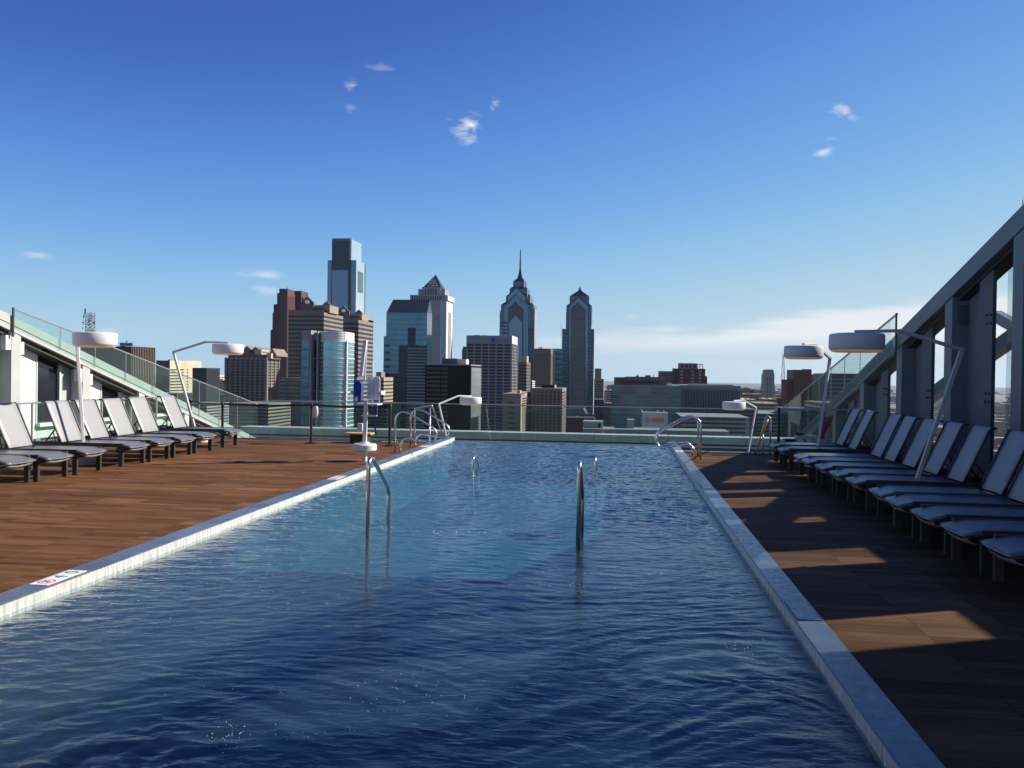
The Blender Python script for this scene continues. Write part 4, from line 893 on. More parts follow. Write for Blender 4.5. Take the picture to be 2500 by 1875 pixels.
# ---- slant-roofed glass tower and pyramid-topped tower
t = T('slant_roof_glass_tower', 'blue glass tower with a slanting dark roof in front of the pyramid-topped tower', 943.4, 1043, 763.3, 650, C['blue'], xs=1055)
zz_ = t.z(729); a0, a1 = t.X0, t.X1
t.put(MB().add([(a0, t.D, t.zt), (a1, t.D, t.zt), (a1, t.D+t.d, t.zt), (a0, t.D+t.d, t.zt), (t.x(951.6), t.D+t.d*.55, zz_), (t.x(1049, t.d*.55), t.D+t.d*.55, zz_)],
   [(0, 1, 5, 4), (1, 2, 5), (2, 3, 4, 5), (3, 0, 4), (3, 2, 1, 0)]), 'slanted_roof', C['navy'])
t.pbox('lower_wing', 938, 950, 821, 1200, C['blue'], pr=.4, dep=20)
for i in range(4): t.pbox('slot', 940, 953, 842+17.3*i, 846.5+17.3*i, C['darkg'], dy=-.9, dep=.8)
t.pbox('dark_reflection', 975, 1043, 843, 1200, C['darkg'], dy=-.5, dep=.8); t.pbox('dark_reflection', 944, 975, 912, 1200, C['darkg'], dy=-.4, dep=.6); t.pbox('reflection_step', 996, 1015, 800, 843, C['darkg'], dy=-.45, dep=.6)  # dark panels paint in the mirror image of a dark building
for i in range(26): t.pbox('floor_band', 996, 1041, 850+7.6*i, 852.6+7.6*i, C['green'], dy=-.8, dep=.5)
t = T('pyramid_tower', 'pale stone tower topped with a lattice pyramid', 1003.5, 1090, 732, 1400, C['lightgrey'], xs=1105)
t.pbox('cornice', 1001, 1091, 720, 732, C['lightgrey'], dy=-2, dep=t.d+5); t.box('cornice_side', t.X1, t.X1+2.5, t.D, t.D+t.d+2, t.z(733), t.z(721), C['white'])  # sunlit end of the cornice painted white
t.pbox('upper_block', 1021, 1086, 705.7, 721, C['lightgrey'], dy=8, dep=t.d*.6); t.pbox('upper_block', 1030, 1075, 700.5, 722, C['lightgrey'], dy=5, dep=t.d*.55)
t.pyramid('pyramid_roof', 1029, 1076, 702, 1056, 666.5, 6, 6+t.d*.62, C['navy'])
for i in range(5): t.pbox('tall_window', 1038+i*6.2, 1040.6+i*6.2, 706, 719, C['win'], dy=4.6, dep=.6)
for i in range(13): t.pbox('cornice_window', 1006+i*5.6, 1008.6+i*5.6, 723, 732, C['win'], dy=-2.4, dep=.6)
for r_ in range(4):
    for k in range(4-r_+1): 
        cx_ = 1056-((4-r_)*2.6)+k*5.2; cy_ = 697-r_*5.4; dd_ = 6+t.d*.31*(702-cy_)/35.5; t.pbox('pyramid_light', cx_-1, cx_+1, cy_-1.3, cy_+1.3, C['pale'], dy=dd_-1.5, dep=1.2)
t.pbox('edge_strip', 1076.4, 1078.4, 722, 1200, C['white'], dy=-1, dep=2); t.pbox('recess', 1078.4, 1089.5, 734, 1200, C['steelglass'], dy=-.5, dep=2)
t.box('side_glass', t.X1+.1, t.X1+.6, t.D+t.d*.30, t.D+t.d*.75, GZ, t.z(760), C['grey']); t.box('lit_side', t.X1, t.X1+.3, t.D, t.D+t.d, GZ, t.zt, C['white'])  # sunlight on this flank painted in as a white coat
# ---- black block, grid office and its neighbours
t = T('black_office_block', 'wide black office block with brown window bands left of the white grid tower', 1038, 1149.7, 891, 450, C['black'], xs=1174.4)
for i in range(16):
    y = 897+10.6*i; t.pbox('window_row', 1041, 1074.5, y, y+6.2, C['winb'], dy=-.15, dep=.5); t.pbox('window_row', 1077, 1093, y, y+6.2, C['winb'], dy=-.15, dep=.5)  # brown reflections painted into the left window rows
t.box('side_glass', t.X1, t.X1+.3, t.D+.6, t.D+t.d-.6, GZ, t.zt-1.2, gl('grey_rippled_glass', (.30, .30, .31), .3, .5, 4, 2, .25, .6)); t.pbox('roof_edge', 1039, 1150.5, 889, 891.5, C['lightgrey'], pr=.3)
t.pbox('plant_room', 1079, 1115, 875, 891, C['navy'], dy=14, dep=12); t.pbox('lift_house', 1115, 1138, 876.5, 891, C['white'], dy=16, dep=8)
t = T('small_dark_tower', 'small dark tower just left of the white grid tower', 1128, 1142, 852, 1000, C['brown'], depth=30, cat='building'); t.pbox('top', 1130, 1141, 846, 852, C['brown'], dy=4, dep=15); t.rows(858, 5, .5, C['win'], 8)
t = T('grid_office_tower', 'broad pale grid office tower with dark window rows and a blue square near its top', 1139, 1250, 819, 750, C['lightgrey'], xs=1263.5)
t.rows(839.5, 7.72, .66, C['win'], 30, pr=.25, i0=.4); t.piers(7, 1.1, C['lightgrey'], y0=838, pr=.8, side=5); t.roofgear([(1152, 1165, 816.5), (1172, 1181, 817), (1194, 1200, 817.5)], C['grey'])
t.box('lit_wall', t.X1-.2, t.X1+.1, t.D+.2, t.D+t.d, GZ, t.zt+.1, C['white'])  # sunlit flank painted white over the grey wall
t.pbox('blue_square', 1198.6, 1208.7, 825, 834.6, mat('logo_blue', (.02, .04, .25), .5), dy=-.3, dep=.4); t.pbox('faint_lettering', 1212, 1245, 827.5, 834, C['grey'], dy=-.2, dep=.3)
t = T('thin_tan_tower', 'narrow tan tower with a lit banded right side, right of the grid tower', 1264, 1285.5, 884, 900, C['brown'], xs=1295.5, cat='tower'); t.rows(890, 7.8, .5, C['win'], 18, pr=.3); t.pbox('lift_tower', 1275, 1286, 869, 884, C['beige'], dy=4, dep=18)
t = T('tan_corner_block', 'tan corner block with a plain shaded front and a bright balconied side', 1227, 1272, 961, 420, C['tan'], xs=1304, cat='building')
for i in range(17):
    y = 973+6.3*i; za, zb = t.z(y, px=1272), t.z(y+2.9, px=1272); ya, yb_ = onX(1275, 965, t.X1).y, onX(1286, 965, t.X1).y
    t.box('window_row', t.X1, t.X1+.2, ya, yb_, zb, za, C['win']); t.box('balcony', t.X1, t.X1+.9, onX(1288, 965, t.X1).y, onX(1302, 965, t.X1).y, zb-.2, zb+.5, C['cream'])
    if i < 14 and i % 2 == 0: t.pbox('window_row', 1240, 1256, y+8, y+11.5, C['winb'], dy=-.1, dep=.3)
t.pbox('roof_edge', 1229, 1282, 960, 962.5, C['white'], dy=3, dep=2); t.pbox('roof_house', 1262, 1270, 953, 961, C['beige'], dy=10, dep=6)
t = T('punched_window_block', 'taupe block with a grid of square windows and a banded lit side', 1296.5, 1373, 947.7, 450, C['pink'], xs=1382.5, cat='building')
t.rows(956, 7.7, .58, C['winb'], 16, pr=.2, i0=1.6, i1=0, back=.4); t.piers(8, 1.15, C['pink'], y0=955, pr=.55); t.pbox('plant_room', 1322, 1353, 939.5, 948, C['black'], dy=8, dep=10)
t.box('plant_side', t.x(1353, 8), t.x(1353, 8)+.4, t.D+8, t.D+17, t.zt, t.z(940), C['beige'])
t = T('banded_brown_tower', 'brown banded tower between the two pointed blue towers', 1304, 1345, 851, 1350, C['brown'], depth=40); t.rows(865, 5.2, .5, C['winb'], 24, pr=.3); t.roofgear([(1313, 1314, 846), (1318, 1320, 847)], C['black'])
# ---- pointed blue towers
def gable(t, cx, hw, yb, ye, yp, dy, dep, m, nm='gable_tier', par=None):   # gabled slab: base yb, eaves ye, peak yp
    return t.poly(nm, [(cx-hw, yb), (cx+hw, yb), (cx+hw, ye), (cx, yp), (cx-hw, ye)], m, dy=dy, dep=dep, par=par)
def cross(t, cx, hw, yb, ye, yp, m, nm, dd, mr=None):                     # square tier with a hipped glass roof
    w = (t.x(cx+hw)-t.x(cx-hw)); c = t.x(cx); yc = t.D+dd; z0, z1, z2 = t.z(yb), t.z(ye), t.z(yp); h = w/2
    o = t.put(MB().box(c-h, c+h, yc-h, yc+h, z0, z1), nm, m)
    t.put(MB().add([(c-h, yc-h, z1), (c+h, yc-h, z1), (c+h, yc+h, z1), (c-h, yc+h, z1), (c, yc, z2)], [(0, 1, 4), (1, 2, 4), (2, 3, 4), (3, 0, 4), (3, 2, 1, 0)]), 'tier_roof', mr or C['darkg'])
    return o
def chevron(t, cx, hw, ye, yp, dy, m, edge, nm='chevron_gable'):          # blue gable with a darker edge line
    gable(t, cx, hw, 1200, ye, yp, dy, 2, edge, nm); gable(t, cx, hw-2.2, 1200, ye+2.2, yp+3.6, dy-.6, 2, m, nm)
t = T('spired_blue_tower', 'blue glass tower with chevron gables and a tall spire', 1220, 1290, 762, 1500, C['blue2'], depth=52)
dd = 27
t.pbox('corner_bay', 1290, 1300.5, 762, 1200, C['blue2'], dy=5, dep=40); t.pbox('corner_bay', 1221.5, 1240, 757, 1200, C['steelglass'], dy=-.6, dep=4)
t.box('lit_edge', t.x(1301)-.2, t.x(1304.5), t.D+8, t.D+44, GZ, t.z(752), C['lightgrey'])  # sunlight on the right edge painted in as a pale strip
for cx_, hw, ye, yp, yb, mm in ((1262.8, 39.9, 744, 713, 800, C['blue2']), (1264.2, 30.4, 722, 696, 780, C['blue2']), (1264.2, 22.8, 703.5, 684, 760, C['blue2']), (1264.2, 15.2, 684, 670, 730, C['blue2'])):
    cross(t, cx_, hw, yb, ye, yp, mm, 'gable_tier', dd, C['darkg'])
chevron(t, 1261, 23.5, 722, 700, dd-24, C['steelglass'], C['darkg']); chevron(t, 1260, 31.5, 747, 716, -.8, C['blue'], C['darkg'])
chevron(t, 1259, 18.5, 754, 735, -3.2, C['slit'], C['darkg'], 'front_panel'); gable(t, 1258.5, 16, 1200, 788, 770, -5.0, 2, C['steelglass'], 'front_panel')
t.put(MB().bar((t.x(1259, -6), t.D-6, t.z(736)), (t.x(1277, -6), t.D-6, t.z(755)), 1.6, 1.3), 'chevron_edge', C['lightgrey'])
t.put(MB().bar((t.x(1260, -4), t.D-3.4, t.z(717.5)), (t.x(1290, -4), t.D-3.4, t.z(748)), 1.0, 1.0), 'chevron_edge', C['lightgrey'])
for a_, y0_, y1_ in ((1279.5, 684, 702), (1287, 704, 728), (1294.6, 723, 754)): t.pbox('lit_corner', a_-1.2, a_+.5, y0_, y1_, C['whitem'], dy=dd-24+(1294-a_)*.3, dep=3)  # white strips paint in the sunlit corners of the tiers
for i in range(28):
    y = 786+8.6*i
    for a, b in ((1221, 1240), (1276, 1300)): t.pbox('floor_band', a, b, y, y+3.2, C['darkg'], dy=-2.8 if a < 1230 else 4.5, dep=2)
t.put(MB().bar((t.x(1265), t.D+dd, t.z(680)), (t.x(1264.5), t.D+dd, t.z(604)), .9, .9), 'spire_tip', C['black'])
mb = MB(); c = Vector((t.x(1264), t.D+dd, 0)); mb.lathe((c.x, c.y, 0), [(6.0, t.z(679)), (4.2, t.z(672)), (2.6, t.z(663)), (1.7, t.z(655)), (1.25, t.z(630)), (.7, t.z(612)), (.15, t.z(602))], 8); t.put(mb, 'spire', C['darkg'])
t = T('pointed_blue_tower', 'shorter blue glass tower with a gabled top and grey centre stripe', 1382, 1444, 760, 1450, C['blue2'], depth=44)
for hw, ye, yp, yb, mm in ((31, 746, 722, 790, C['blue2']), (23.8, 722, 704, 760, C['blue2'])): cross(t, 1413.5, hw, yb, ye, yp, mm, 'gable_tier', 22, C['darkg'])
chevron(t, 1413, 25, 746, 722, -1, C['blue'], C['darkg']); chevron(t, 1411.5, 17.5, 754, 737, -3, facade('grey_centre_panel', (.075, .09, .105), .3), C['navy'], 'front_panel')
t.put(MB().bar((t.x(1412, -5), t.D-4.4, t.z(739)), (t.x(1428, -5), t.D-4.4, t.z(756)), 1.5, 1.3), 'chevron_edge', C['lightgrey'])
mb = MB(); mb.lathe((t.x(1413.5), t.D+22, 0), [(3.2, t.z(707)), (1.6, t.z(702)), (.3, t.z(695))], 8); t.put(mb, 'spire', C['darkg'])
t.pbox('shoulder_wing', 1373, 1394.5, 803, 1200, C['blue2'], dy=-.8, dep=40); t.pbox('shoulder_wing', 1429, 1450.5, 803, 1200, C['blue2'], dy=-.8, dep=40)
for i in range(24):
    y = 806+8.3*i
    for a, b in ((1373.3, 1395), (1428.5, 1450.3)): t.pbox('floor_band', a+(3 if i % 2 and a < 1380 else 0), b, y, y+3, C['darkg'], dy=-1.2, dep=.6)
t.pbox('panel_joint', 1395, 1428, 779, 780.2, C['navy'], dy=-3.9, dep=.6)
for i in range(8): t.pbox('panel_joint', 1395, 1428, 803+24.6*i, 804.4+24.6*i, C['navy'], dy=-3.9, dep=.6)
t.box('lit_edge', t.x(1450.5), t.x(1451.6), t.D+1, t.D+38, GZ, t.z(804), C['lightgrey']); t.pbox('aerial', 1370.6, 1371.2, 791, 850, C['grey'], dy=2, dep=.6)  # lit edge is a pale strip with the sunlight painted in
t = T('blue_glass_wing', 'lower blue glass wing joined to the left of the pointed tower', 1345, 1373, 851, 1420, C['blue'], depth=44); t.pbox('glinting_edge', 1345, 1355, 855, 1200, C['teal'], dy=-.6, dep=2)  # teal strip paints a glint on the left edge
for i in range(16): t.pbox('floor_band', 1356, 1373, 863+12.5*i, 866+12.5*i, C['darkg'], dy=-.7, dep=.6)
t = T('small_glass_pavilion', 'low sloping-sided green glass building below the pointed blue tower', 1383, 1424, 998, 600, C['greeng'], depth=30, cat='building'); t.poly('slanted_end', [(1424, 1100), (1424, 998), (1431, 1010), (1438, 1028), (1438, 1100)], C['greeng'], dep=28)
# ---- right of the pointed towers
t = T('stepped_stone_tower', 'slim brown stone tower just right of the pointed blue tower', 1452, 1468, 899.6, 1000, C['pink'], depth=30, cat='building'); t.pbox('lower_tier', 1451, 1474.5, 925, 1200, C['pink'], dy=-2, dep=30)
for i in range(12): t.pbox('window_row', 1454, 1472, 931+6*i, 933.2+6*i, C['win'], dy=-2.3, dep=.5)
t = T('dark_front_block', 'plain dark block below the slim brown stone tower', 1450, 1474.5, 976, 620, C['navy'], xs=None, depth=30, cat='building'); t.rows(982, 7, .3, C['win'], 8)
t = T('green_glass_block', 'wide low green glass block behind the numbered sign', 1494, 1662, 940, 350, C['greeng'], depth=40, cat='building')
for i in range(11): t.pbox('floor_band', 1493, 1662.5, 941.5+11*i, 943+11*i, C['green'], pr=.35, dep=1)
t.pbox('roof_storey', 1499, 1628, 922, 940, C['brown'], dy=8, dep=24); t.pbox('roof_storey', 1526, 1612, 920, 931, C['brown'], dy=6, dep=10)
t.roofgear([], C['grey'])
for a, b, y in ((1552, 1559, 917.5), (1556, 1558, 914), (1575, 1588, 916), (1594, 1595.5, 914.5)): t.pbox('rooftop_unit', a, b, y, 923, C['brown'], dy=12, dep=3)
s_ = mat('dish_white', (.7, .7, .7), .5)
for a in (1630, 1636): t.put(MB().cyl((0, 0), .9, 0, .25, 14).__class__().box(t.x(a, 4), t.x(a+3.5, 4), t.D+4, t.D+5, t.z(940), t.z(934), ), 'satellite_dish', s_)
t = T('finned_grey_block', 'wide grey block with vertical fins right of the green glass block', 1662, 1808, 941, 380, C['grey'], depth=36, cat='building')
t.pbox('window_field', 1671, 1806, 953, 1200, C['win'], dy=-.1, dep=.5)
for i in range(36): t.pbox('fin', 1671.5+3.74*i, 1672.9+3.74*i, 952, 1200, C['lightgrey'], dy=-1.0, dep=1)
t.pbox('roof_edge', 1686, 1790, 938.5, 941, C['grey'], dy=4, dep=16)
t = T('red_brick_tower', 'dark red brick tower with an open concrete crown above the finned block', 1655, 1722, 900, 800, C['brick'], depth=34, cat='building')
t.pbox('crown', 1659, 1702, 886.8, 900, C['grey'], dy=4, dep=22)
for i in range(4): t.pbox('crown_window', 1663+i*10, 1668.5+i*10, 890, 898, C['win'], dy=3.6, dep=.6)
for a in (1702, 1708, 1714.5): t.pbox('pergola_post', a, a+1.6, 889, 900, C['grey'], dy=5, dep=1.4)
t.pbox('pergola_beam', 1702, 1716, 888.8, 890.6, C['grey'], dy=5, dep=1.4); t.pbox('lower_shoulder', 1648, 1656, 900, 1200, C['brick'], dy=3, dep=24); t.pbox('lower_shoulder', 1721, 1727, 918, 1200, C['brick'], dy=3, dep=24)
for i in range(6):
    for a, b in ((1661, 1668), (1688, 1695), (1706, 1713)): t.pbox('window_bay', a, b, 905+8*i, 909.5+8*i, C['lightgrey'], dy=-.4, dep=.6)
t = T('grey_apartment_block', 'grey apartment block left of the red brick tower', 1610.5, 1655, 906, 820, C['grey'], depth=30, cat='building'); t.rows(911, 4.4, .45, C['win'], 12, pr=.3); t.pbox('chimney', 1642, 1647, 899, 907, C['grey'], dy=8, dep=4)
t = T('numbered_sign_building', 'pale rooftop block with the orange number 2400 on its front', 1568.5, 1631, 1006.5, 250, facade('pale_grey_panel', (.40, .44, .43)), depth=10, cat='building')
o = text_mesh('2400', 2.1, 'sign_number', mat('orange_letters', (.75, .14, .04), .5), t.t, (0, 0, 0), (math.pi/2, 0, 0), ext=.05, bold=.09); o.location = (t.x(1598.5)-t.xm, t.D-.1-t.ym, t.z(1026.5)-t.zb); o.scale = (1.28, .75, 1)
for a in (1568, 1607, 1622): t.put(MB().bar((t.x(a), t.D-.5, t.zt-.1), (t.x(a-3), t.D-1.5, t.zt+.7), .12, .12), 'light_arm', C['white'])
t.pbox('roof_recess', 1570, 1630, 1003, 1006.5, C['black'], dy=3, dep=5)
t.put(MB().box(t.x(1632), t.x(1636), t.D+1, t.D+1.4, t.z(1046), t.z(1037)), 'satellite_dish', C['white'])
t = T('long_low_building', 'long pale low building with a strip of windows just above the parapet', 1423, 1780, 1050, 200, facade('sage_panel', (.17, .20, .19)), depth=9, cat='building')
for i in range(14): t.pbox('window', 1428+i*25, 1444+i*25, 1059, 1063.5, C['win'], dy=-.1, dep=.3)
t.pbox('lift_house', 1423, 1471, 1032, 1050, facade('sage_house', (.22, .26, .25)), dy=3, dep=6); t.pbox('door', 1459, 1466, 1037, 1049, C['darkg'], dy=2.85, dep=.3); t.pbox('plant_room', 1531, 1548, 1026, 1050, C['green'], dy=5, dep=5)
t.pbox('flue', 1470.5, 1472.5, 1030, 1064, C['white'], dy=-.6, dep=.3)
t = T('slim_round_top_tower', 'slim grey tower with rounded shoulders standing alone near the horizon', 1863.5, 1891, 914, 1500, C['grey'], depth=20, cat='tower')
t.poly('rounded_top', [(1865, 915), (1890, 915), (1889.5, 906), (1886, 902), (1868.5, 902), (1865.5, 906)], C['grey'], dy=1, dep=16)
for i in range(9):
    for a in (1872, 1879.5): t.pbox('window', a, a+4, 923+5.2*i, 925.8+5.2*i, C['win'], dy=-.4, dep=.8)
t.pbox('lower_flank', 1861, 1893, 942, 1200, C['grey'], dy=1, dep=14)
t = empty('lattice_mast', (onY(1911, 950, 1200).x, 1200, GZ), label='red and white lattice mast below the middle right lamp', cat='radio mast')
zt_ = onY(1911.5, 864, 1200).z-GZ
for sx_, sy_ in ((-1, -1), (1, -1), (1, 1), (-1, 1)): MB().bar((sx_*6.5, sy_*6.5, 0), (sx_*.6, sy_*.6, zt_), .45, .45).build('mast_leg', mat('mast_red', (.35, .16, .13), .6) if sx_ > 0 else M['white'], t)
lm = MB()
for k in range(16):
    z0, z1 = zt_*k/16, zt_*(k+1)/16; w0, w1 = 6.5-5.9*k/16, 6.5-5.9*(k+1)/16; s = 1 if k % 2 else -1
    lm.bar((-s*w0, -w0, z0), (s*w1, -w1, z1), .3, .3).bar((-w0, -w0, z0), (w0, -w0, z0), .25, .25)
lm.build('lattice', C['lightgrey'], t)
t = T('dark_apartment_block', 'large dark apartment block beyond the right sloping glass rail', 1939, 1981.7, 903, 700, C['brick'], depth=30, cat='building'); t.rows(908, 5, .4, C['win'], 26, pr=.2, i0=2)
t.pbox('side_wing', 1921, 1940, 927, 1200, C['brick'], dy=4, dep=22); t.pbox('side_wing', 1981, 2014, 914, 1200, C['brown'], dy=6, dep=30); t.pbox('roof_house', 1965, 1981, 901, 905, C['grey'], dy=6, dep=12)
for i in range(14): t.pbox('balcony_row', 1982, 2013, 921+8*i, 923+8*i, C['lightgrey'], dy=5.3, dep=.6)
t = T('banded_slab', 'long dark slab with pale floor lines seen through the right sloping glass', 2013, 2120, 912, 520, C['navy'], depth=30, cat='building')
for i in range(14): t.pbox('floor_band', 2013, 2120, 925+10*i, 927+10*i, C['lightgrey'], dy=-.3, dep=.5)
t = T('pyramid_roof_hall', 'small hall with a pale pyramid roof beside the lattice mast', 1915, 1946, 964, 1000, C['pink'], depth=20, cat='building'); t.pyramid('roof', 1909, 1948, 964, 1926, 948, -4, 24, C['lightgrey'])
# ---- left foreground towers below the skyline
t = T('dark_terraced_block', 'dark apartment block with pale floor bands in front of the dark red tower', 678, 736, 922, 460, C['brown'], depth=30, cat='building')
for i in range(12): t.pbox('window_row', 681, 702, 925+9.5*i, 929.5+9.5*i, C['greeng'], dy=-.2, dep=.4); t.pbox('window_row', 705, 735, 925+9.5*i, 929.5+9.5*i, C['greeng'], dy=-.2, dep=.4)
t.pbox('lower_wing', 655, 679, 948, 1200, C['brown'], dy=2, dep=20)
t = T('dark_midrise', 'dark midrise with faint window rows below the gabled stone tower', 560, 655, 985, 420, C['taupe'], depth=30, cat='building'); t.rows(990, 8.5, .5, C['win'], 10)
t = T('small_tan_tower', 'tan tower with punched windows between the pool lift and the slant-roof tower', 912, 937, 921, 520, C['tan'], depth=22, cat='building'); t.rows(930, 9, .35, C['win'], 16, i0=3, i1=3); t.pbox('roof_house', 918, 931, 908, 921, C['pink'], dy=4, dep=8)
t = T('dark_base_block', 'dark block low between the pool lift and the slant-roof tower', 873, 945, 985, 400, C['darkg'], depth=26, cat='building')
for i in range(9): t.pbox('floor_band', 873, 945, 990+8.5*i, 993+8.5*i, C['brown'], dy=-.3, dep=.5)
# communications mast on the roof behind the round lamp
rt_ = onY(220, 846, 432); t = empty('antenna_tower', (rt_.x, 432, rt_.z-.5), label='lattice antenna tower above the drum of the left lamp', cat='antenna tower')
def lattice(t, w, h, n, m):
    for sx_, sy_ in ((-1, -1), (1, -1), (1, 1), (-1, 1)): MB().bar((sx_*w, sy_*w, 0), (sx_*w*.9, sy_*w*.9, h), .22, .22).build('mast_leg', m, t)
    lm = MB()
    for k in range(n):
        z0, z1 = h*k/n, h*(k+1)/n; s = 1 if k % 2 else -1
        for yy in (-w, w): lm.bar((-s*w, yy, z0), (s*w, yy, z1), .14, .14).bar((s*w, yy, z0), (-s*w, yy, z1), .14, .14).bar((-w, yy, z0), (w, yy, z0), .14, .14)
        for xx in (-w, w): lm.bar((xx, -s*w, z0), (xx, s*w, z1), .12, .12)
    lm.build('lattice', m, t)
lattice(t, 1.75, 18.3, 12, C['grey'])
MB().box(-2.6, 2.6, -2.6, 2.6, 0, 6.2).build('platform', C['brown'], t)
for i, (x, z, w, h) in enumerate(((-1.6, 17.6, .25, 2.6), (-2.1, 16, .18, 1.8), (2.9, 15, .15, 1.5), (3.3, 12.2, .3, 1.1), (-2.7, 12.6, .45, .8), (2.0, 14, .15, 2), (-2.6, 15, .12, 1.4), (.6, 12.8, .35, 2), (-2.9, 9.6, .15, .8))):
    MB().box(x-w, x+w, -2.3, -1.9, z, z+h).build('antenna', C['lightgrey'] if i % 3 else C['black'], t)
for z in (12, 14.2, 16.2): MB().bar((-3.3, -2, z), (3.5, -2, z), .16, .16).build('antenna_frame', C['grey'], t)
# ---- mid-size blocks filling the gaps towards the horizon
fill = [(1478, 1494, 952, 900, 'cream', 'narrow cream block in the gap left of the green glass block'), (1483, 1500, 940, 1900, 'grey', 'distant grey block in the gap left of the green glass block'),
 (1808, 1862, 962, 900, 'tan', 'tan block left of the slim round-top tower'), (1790, 1812, 950, 700, 'pink', 'pinkish block right of the finned block'), (1806, 1834, 948, 1500, 'grey', 'grey block with rooftop clutter right of the finned block'),
 (1812, 1846, 975, 480, 'cream', 'cream low block behind the far right lamp'), (1848, 1900, 985, 430, 'tan', 'wide tan block left of the far right railing post'), (1893, 1925, 972, 800, 'brick', 'low red block below the lattice mast'),
 (1868, 1896, 974, 640, 'cream', 'cream block with few windows below the slim round-top tower'), (1798, 1850, 1000, 330, 'brown', 'brown block behind the far right lamp pole'), (1850, 1925, 1010, 340, 'green', 'green-grey block behind the yellow pole'),
 (1474, 1500, 985, 600, 'brown', 'brown block under the narrow gap left of the green glass block'), (1296, 1300, 930, 1000, 'white', 'sliver of pale building left of the taupe block'),
 (1662, 1830, 1018, 300, 'grey', 'wide grey block below the finned block'), (1382, 1450, 1020, 330, 'brick', 'low red brick block above the parapet in the middle'), (850, 876, 1000, 700, 'brown', 'brown block behind the pool lift footrest'),
 (505, 560, 965, 800, 'taupe', 'taupe block low behind the left sloping glass'), (1925, 2010, 1000, 330, 'navy', 'dark block seen through the greenish right end glass'), (2010, 2110, 985, 300, 'greeng', 'green glass block seen through the right end glass'),
 (432, 505, 985, 500, 'grey', 'grey block behind the lowest part of the left sloping glass'), (330, 420, 960, 600, 'navy', 'dark block behind the left sloping glass below the ribbed tower')]
for x0, x1, y, D_, c, lab in fill:
    t = T('city_block', lab, x0, x1, y, D_, C[c], depth=30, cat='building', group='smaller city blocks')
    t.rows(y+3, max(4.5, 2600/D_+2), .42, C['win'], 12, pr=.15, i0=(t.X1-t.X0)*.06, i1=(t.X1-t.X0)*.06)
    for k in range(random.randint(1, 3)):
        a = random.uniform(x0, x1-6); t.pbox('rooftop_unit', a, a+random.uniform(2, 6), y-random.uniform(1, 2.6), y, C['grey'], dy=6, dep=5)
ORD = ['first', 'second', 'third', 'fourth', 'fifth', 'sixth', 'seventh', 'eighth', 'ninth', 'tenth', 'eleventh', 'twelfth', 'thirteenth', 'fourteenth', 'fifteenth', 'sixteenth', 'seventeenth', 'eighteenth', 'nineteenth', 'twentieth']+['twenty-'+q for q in ('first', 'second', 'third', 'fourth', 'fifth', 'sixth', 'seventh', 'eighth', 'ninth')]+['thirtieth']+['thirty-'+q for q in ('first', 'second', 'third', 'fourth', 'fifth', 'sixth', 'seventh', 'eighth', 'ninth')]+['fortieth']+['forty-'+q for q in ('first', 'second', 'third', 'fourth', 'fifth', 'sixth', 'seventh', 'eighth', 'ninth')]
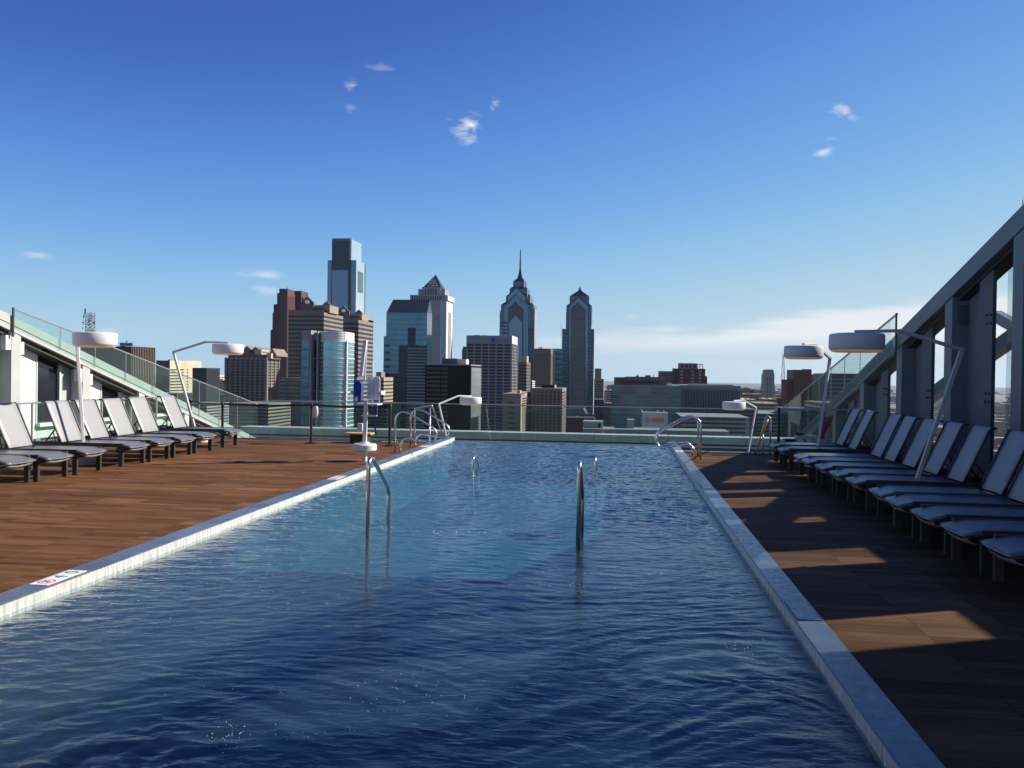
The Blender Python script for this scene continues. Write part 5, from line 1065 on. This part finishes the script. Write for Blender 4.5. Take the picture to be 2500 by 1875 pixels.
# denser belt of mid-rise blocks beyond the far railing, right of centre
KN = {'cream': 'cream', 'tan': 'tan', 'grey': 'grey', 'pink': 'pinkish', 'brown': 'brown', 'brick': 'red brick', 'lightgrey': 'pale grey', 'white': 'off-white', 'taupe': 'taupe', 'greeng': 'green glass'}
rb = random.Random(21); near = [(1423, 'left of the green glass block'), (1500, 'above the green glass block roof'), (1660, 'beyond the finned grey block'), (1800, 'left of the slim round-top tower'), (1895, 'around the lattice mast'), (1950, 'beyond the right sloping glass')]
x_ = 1470; k_ = 0
while x_ < 1935:
    w_ = rb.uniform(9, 24); D_ = rb.choice((900, 1100, 1350, 1700, 2100)); y_ = 945+rb.uniform(-7, 14) if D_ > 1200 else 958+rb.uniform(-6, 14)
    c_ = rb.choice(list(KN)); lab = '%s %s block %s, %s from left' % ('tall' if y_ < 945 else ('narrow' if w_ < 13 else 'broad'), KN[c_], [n for a, n in near if a <= x_][-1], ORD[k_])
    t = T('city_block', lab, x_, x_+w_, y_, D_, C[c_], depth=30, cat='building', group='far mid-rise blocks')
    t.rows(y_+3, max(3.2, 2600/D_+1.2), .4, C['win'], 7, pr=.2, i0=(t.X1-t.X0)*.1, i1=(t.X1-t.X0)*.1)
    if rb.random() < .7: t.pbox('rooftop_unit', x_+w_*.3, x_+w_*.6, y_-rb.uniform(1, 3), y_, C['grey'], dy=6, dep=8)
    x_ += w_*rb.uniform(.5, .95); k_ += 1
# ---- ground, far rooftops, haze
mb = MB(); n = 160; RR_ = 20400
mb.add([(0, 0, 0)]+[(RR_*math.cos(2*math.pi*i/n), RR_*math.sin(2*math.pi*i/n), 0) for i in range(n)], [(0, 1+i, 1+(i+1) % n) for i in range(n)])
o = mb.build('ground', M['ground']); o.location.z = GZ; tag(o, kind='structure')
mb = MB(); rr = random.Random(5)
for i in range(5200):
    D_ = 900*math.exp(rr.random()*2.5); X_ = D_*rr.uniform(-.85, .75)
    w, d_, h = rr.uniform(14, 50), rr.uniform(14, 40), rr.choice((9, 12, 12, 15, 18, 24, 40))*rr.uniform(.8, 1.2)
    if D_ > 4000: h *= .7
    mb.box(X_-w/2, X_+w/2, D_, D_+d_, GZ, GZ+h)
tag(mb.build('distant_rooftops', mat('distant_rooftop', (.14, .12, .10), .9, noise=.5, nscale=.02, col2=(.34, .28, .22)), fix=False), 'mass of small distant city rooftops below the horizon', 'rooftops', kind='stuff')
mb = MB(); H_ = 20600; mb.box(-H_, H_, -H_, H_, GZ-1, 262)
o = mb.build('haze'); tag(o, 'thin bluish haze over the city', 'haze', kind='stuff')
hm = bpy.data.materials.new('haze'); hm.use_nodes = True; hn = hm.node_tree; hn.nodes.remove(hn.nodes['Principled BSDF'])
pv = hn.nodes.new('ShaderNodeVolumePrincipled'); pv.inputs['Color'].default_value = (.62, .76, .95, 1); pv.inputs['Density'].default_value = HAZE = 1.7e-5; pv.inputs['Anisotropy'].default_value = .2
hn.links.new(pv.outputs[0], hn.nodes['Material Output'].inputs['Volume']); o.data.materials.append(hm)
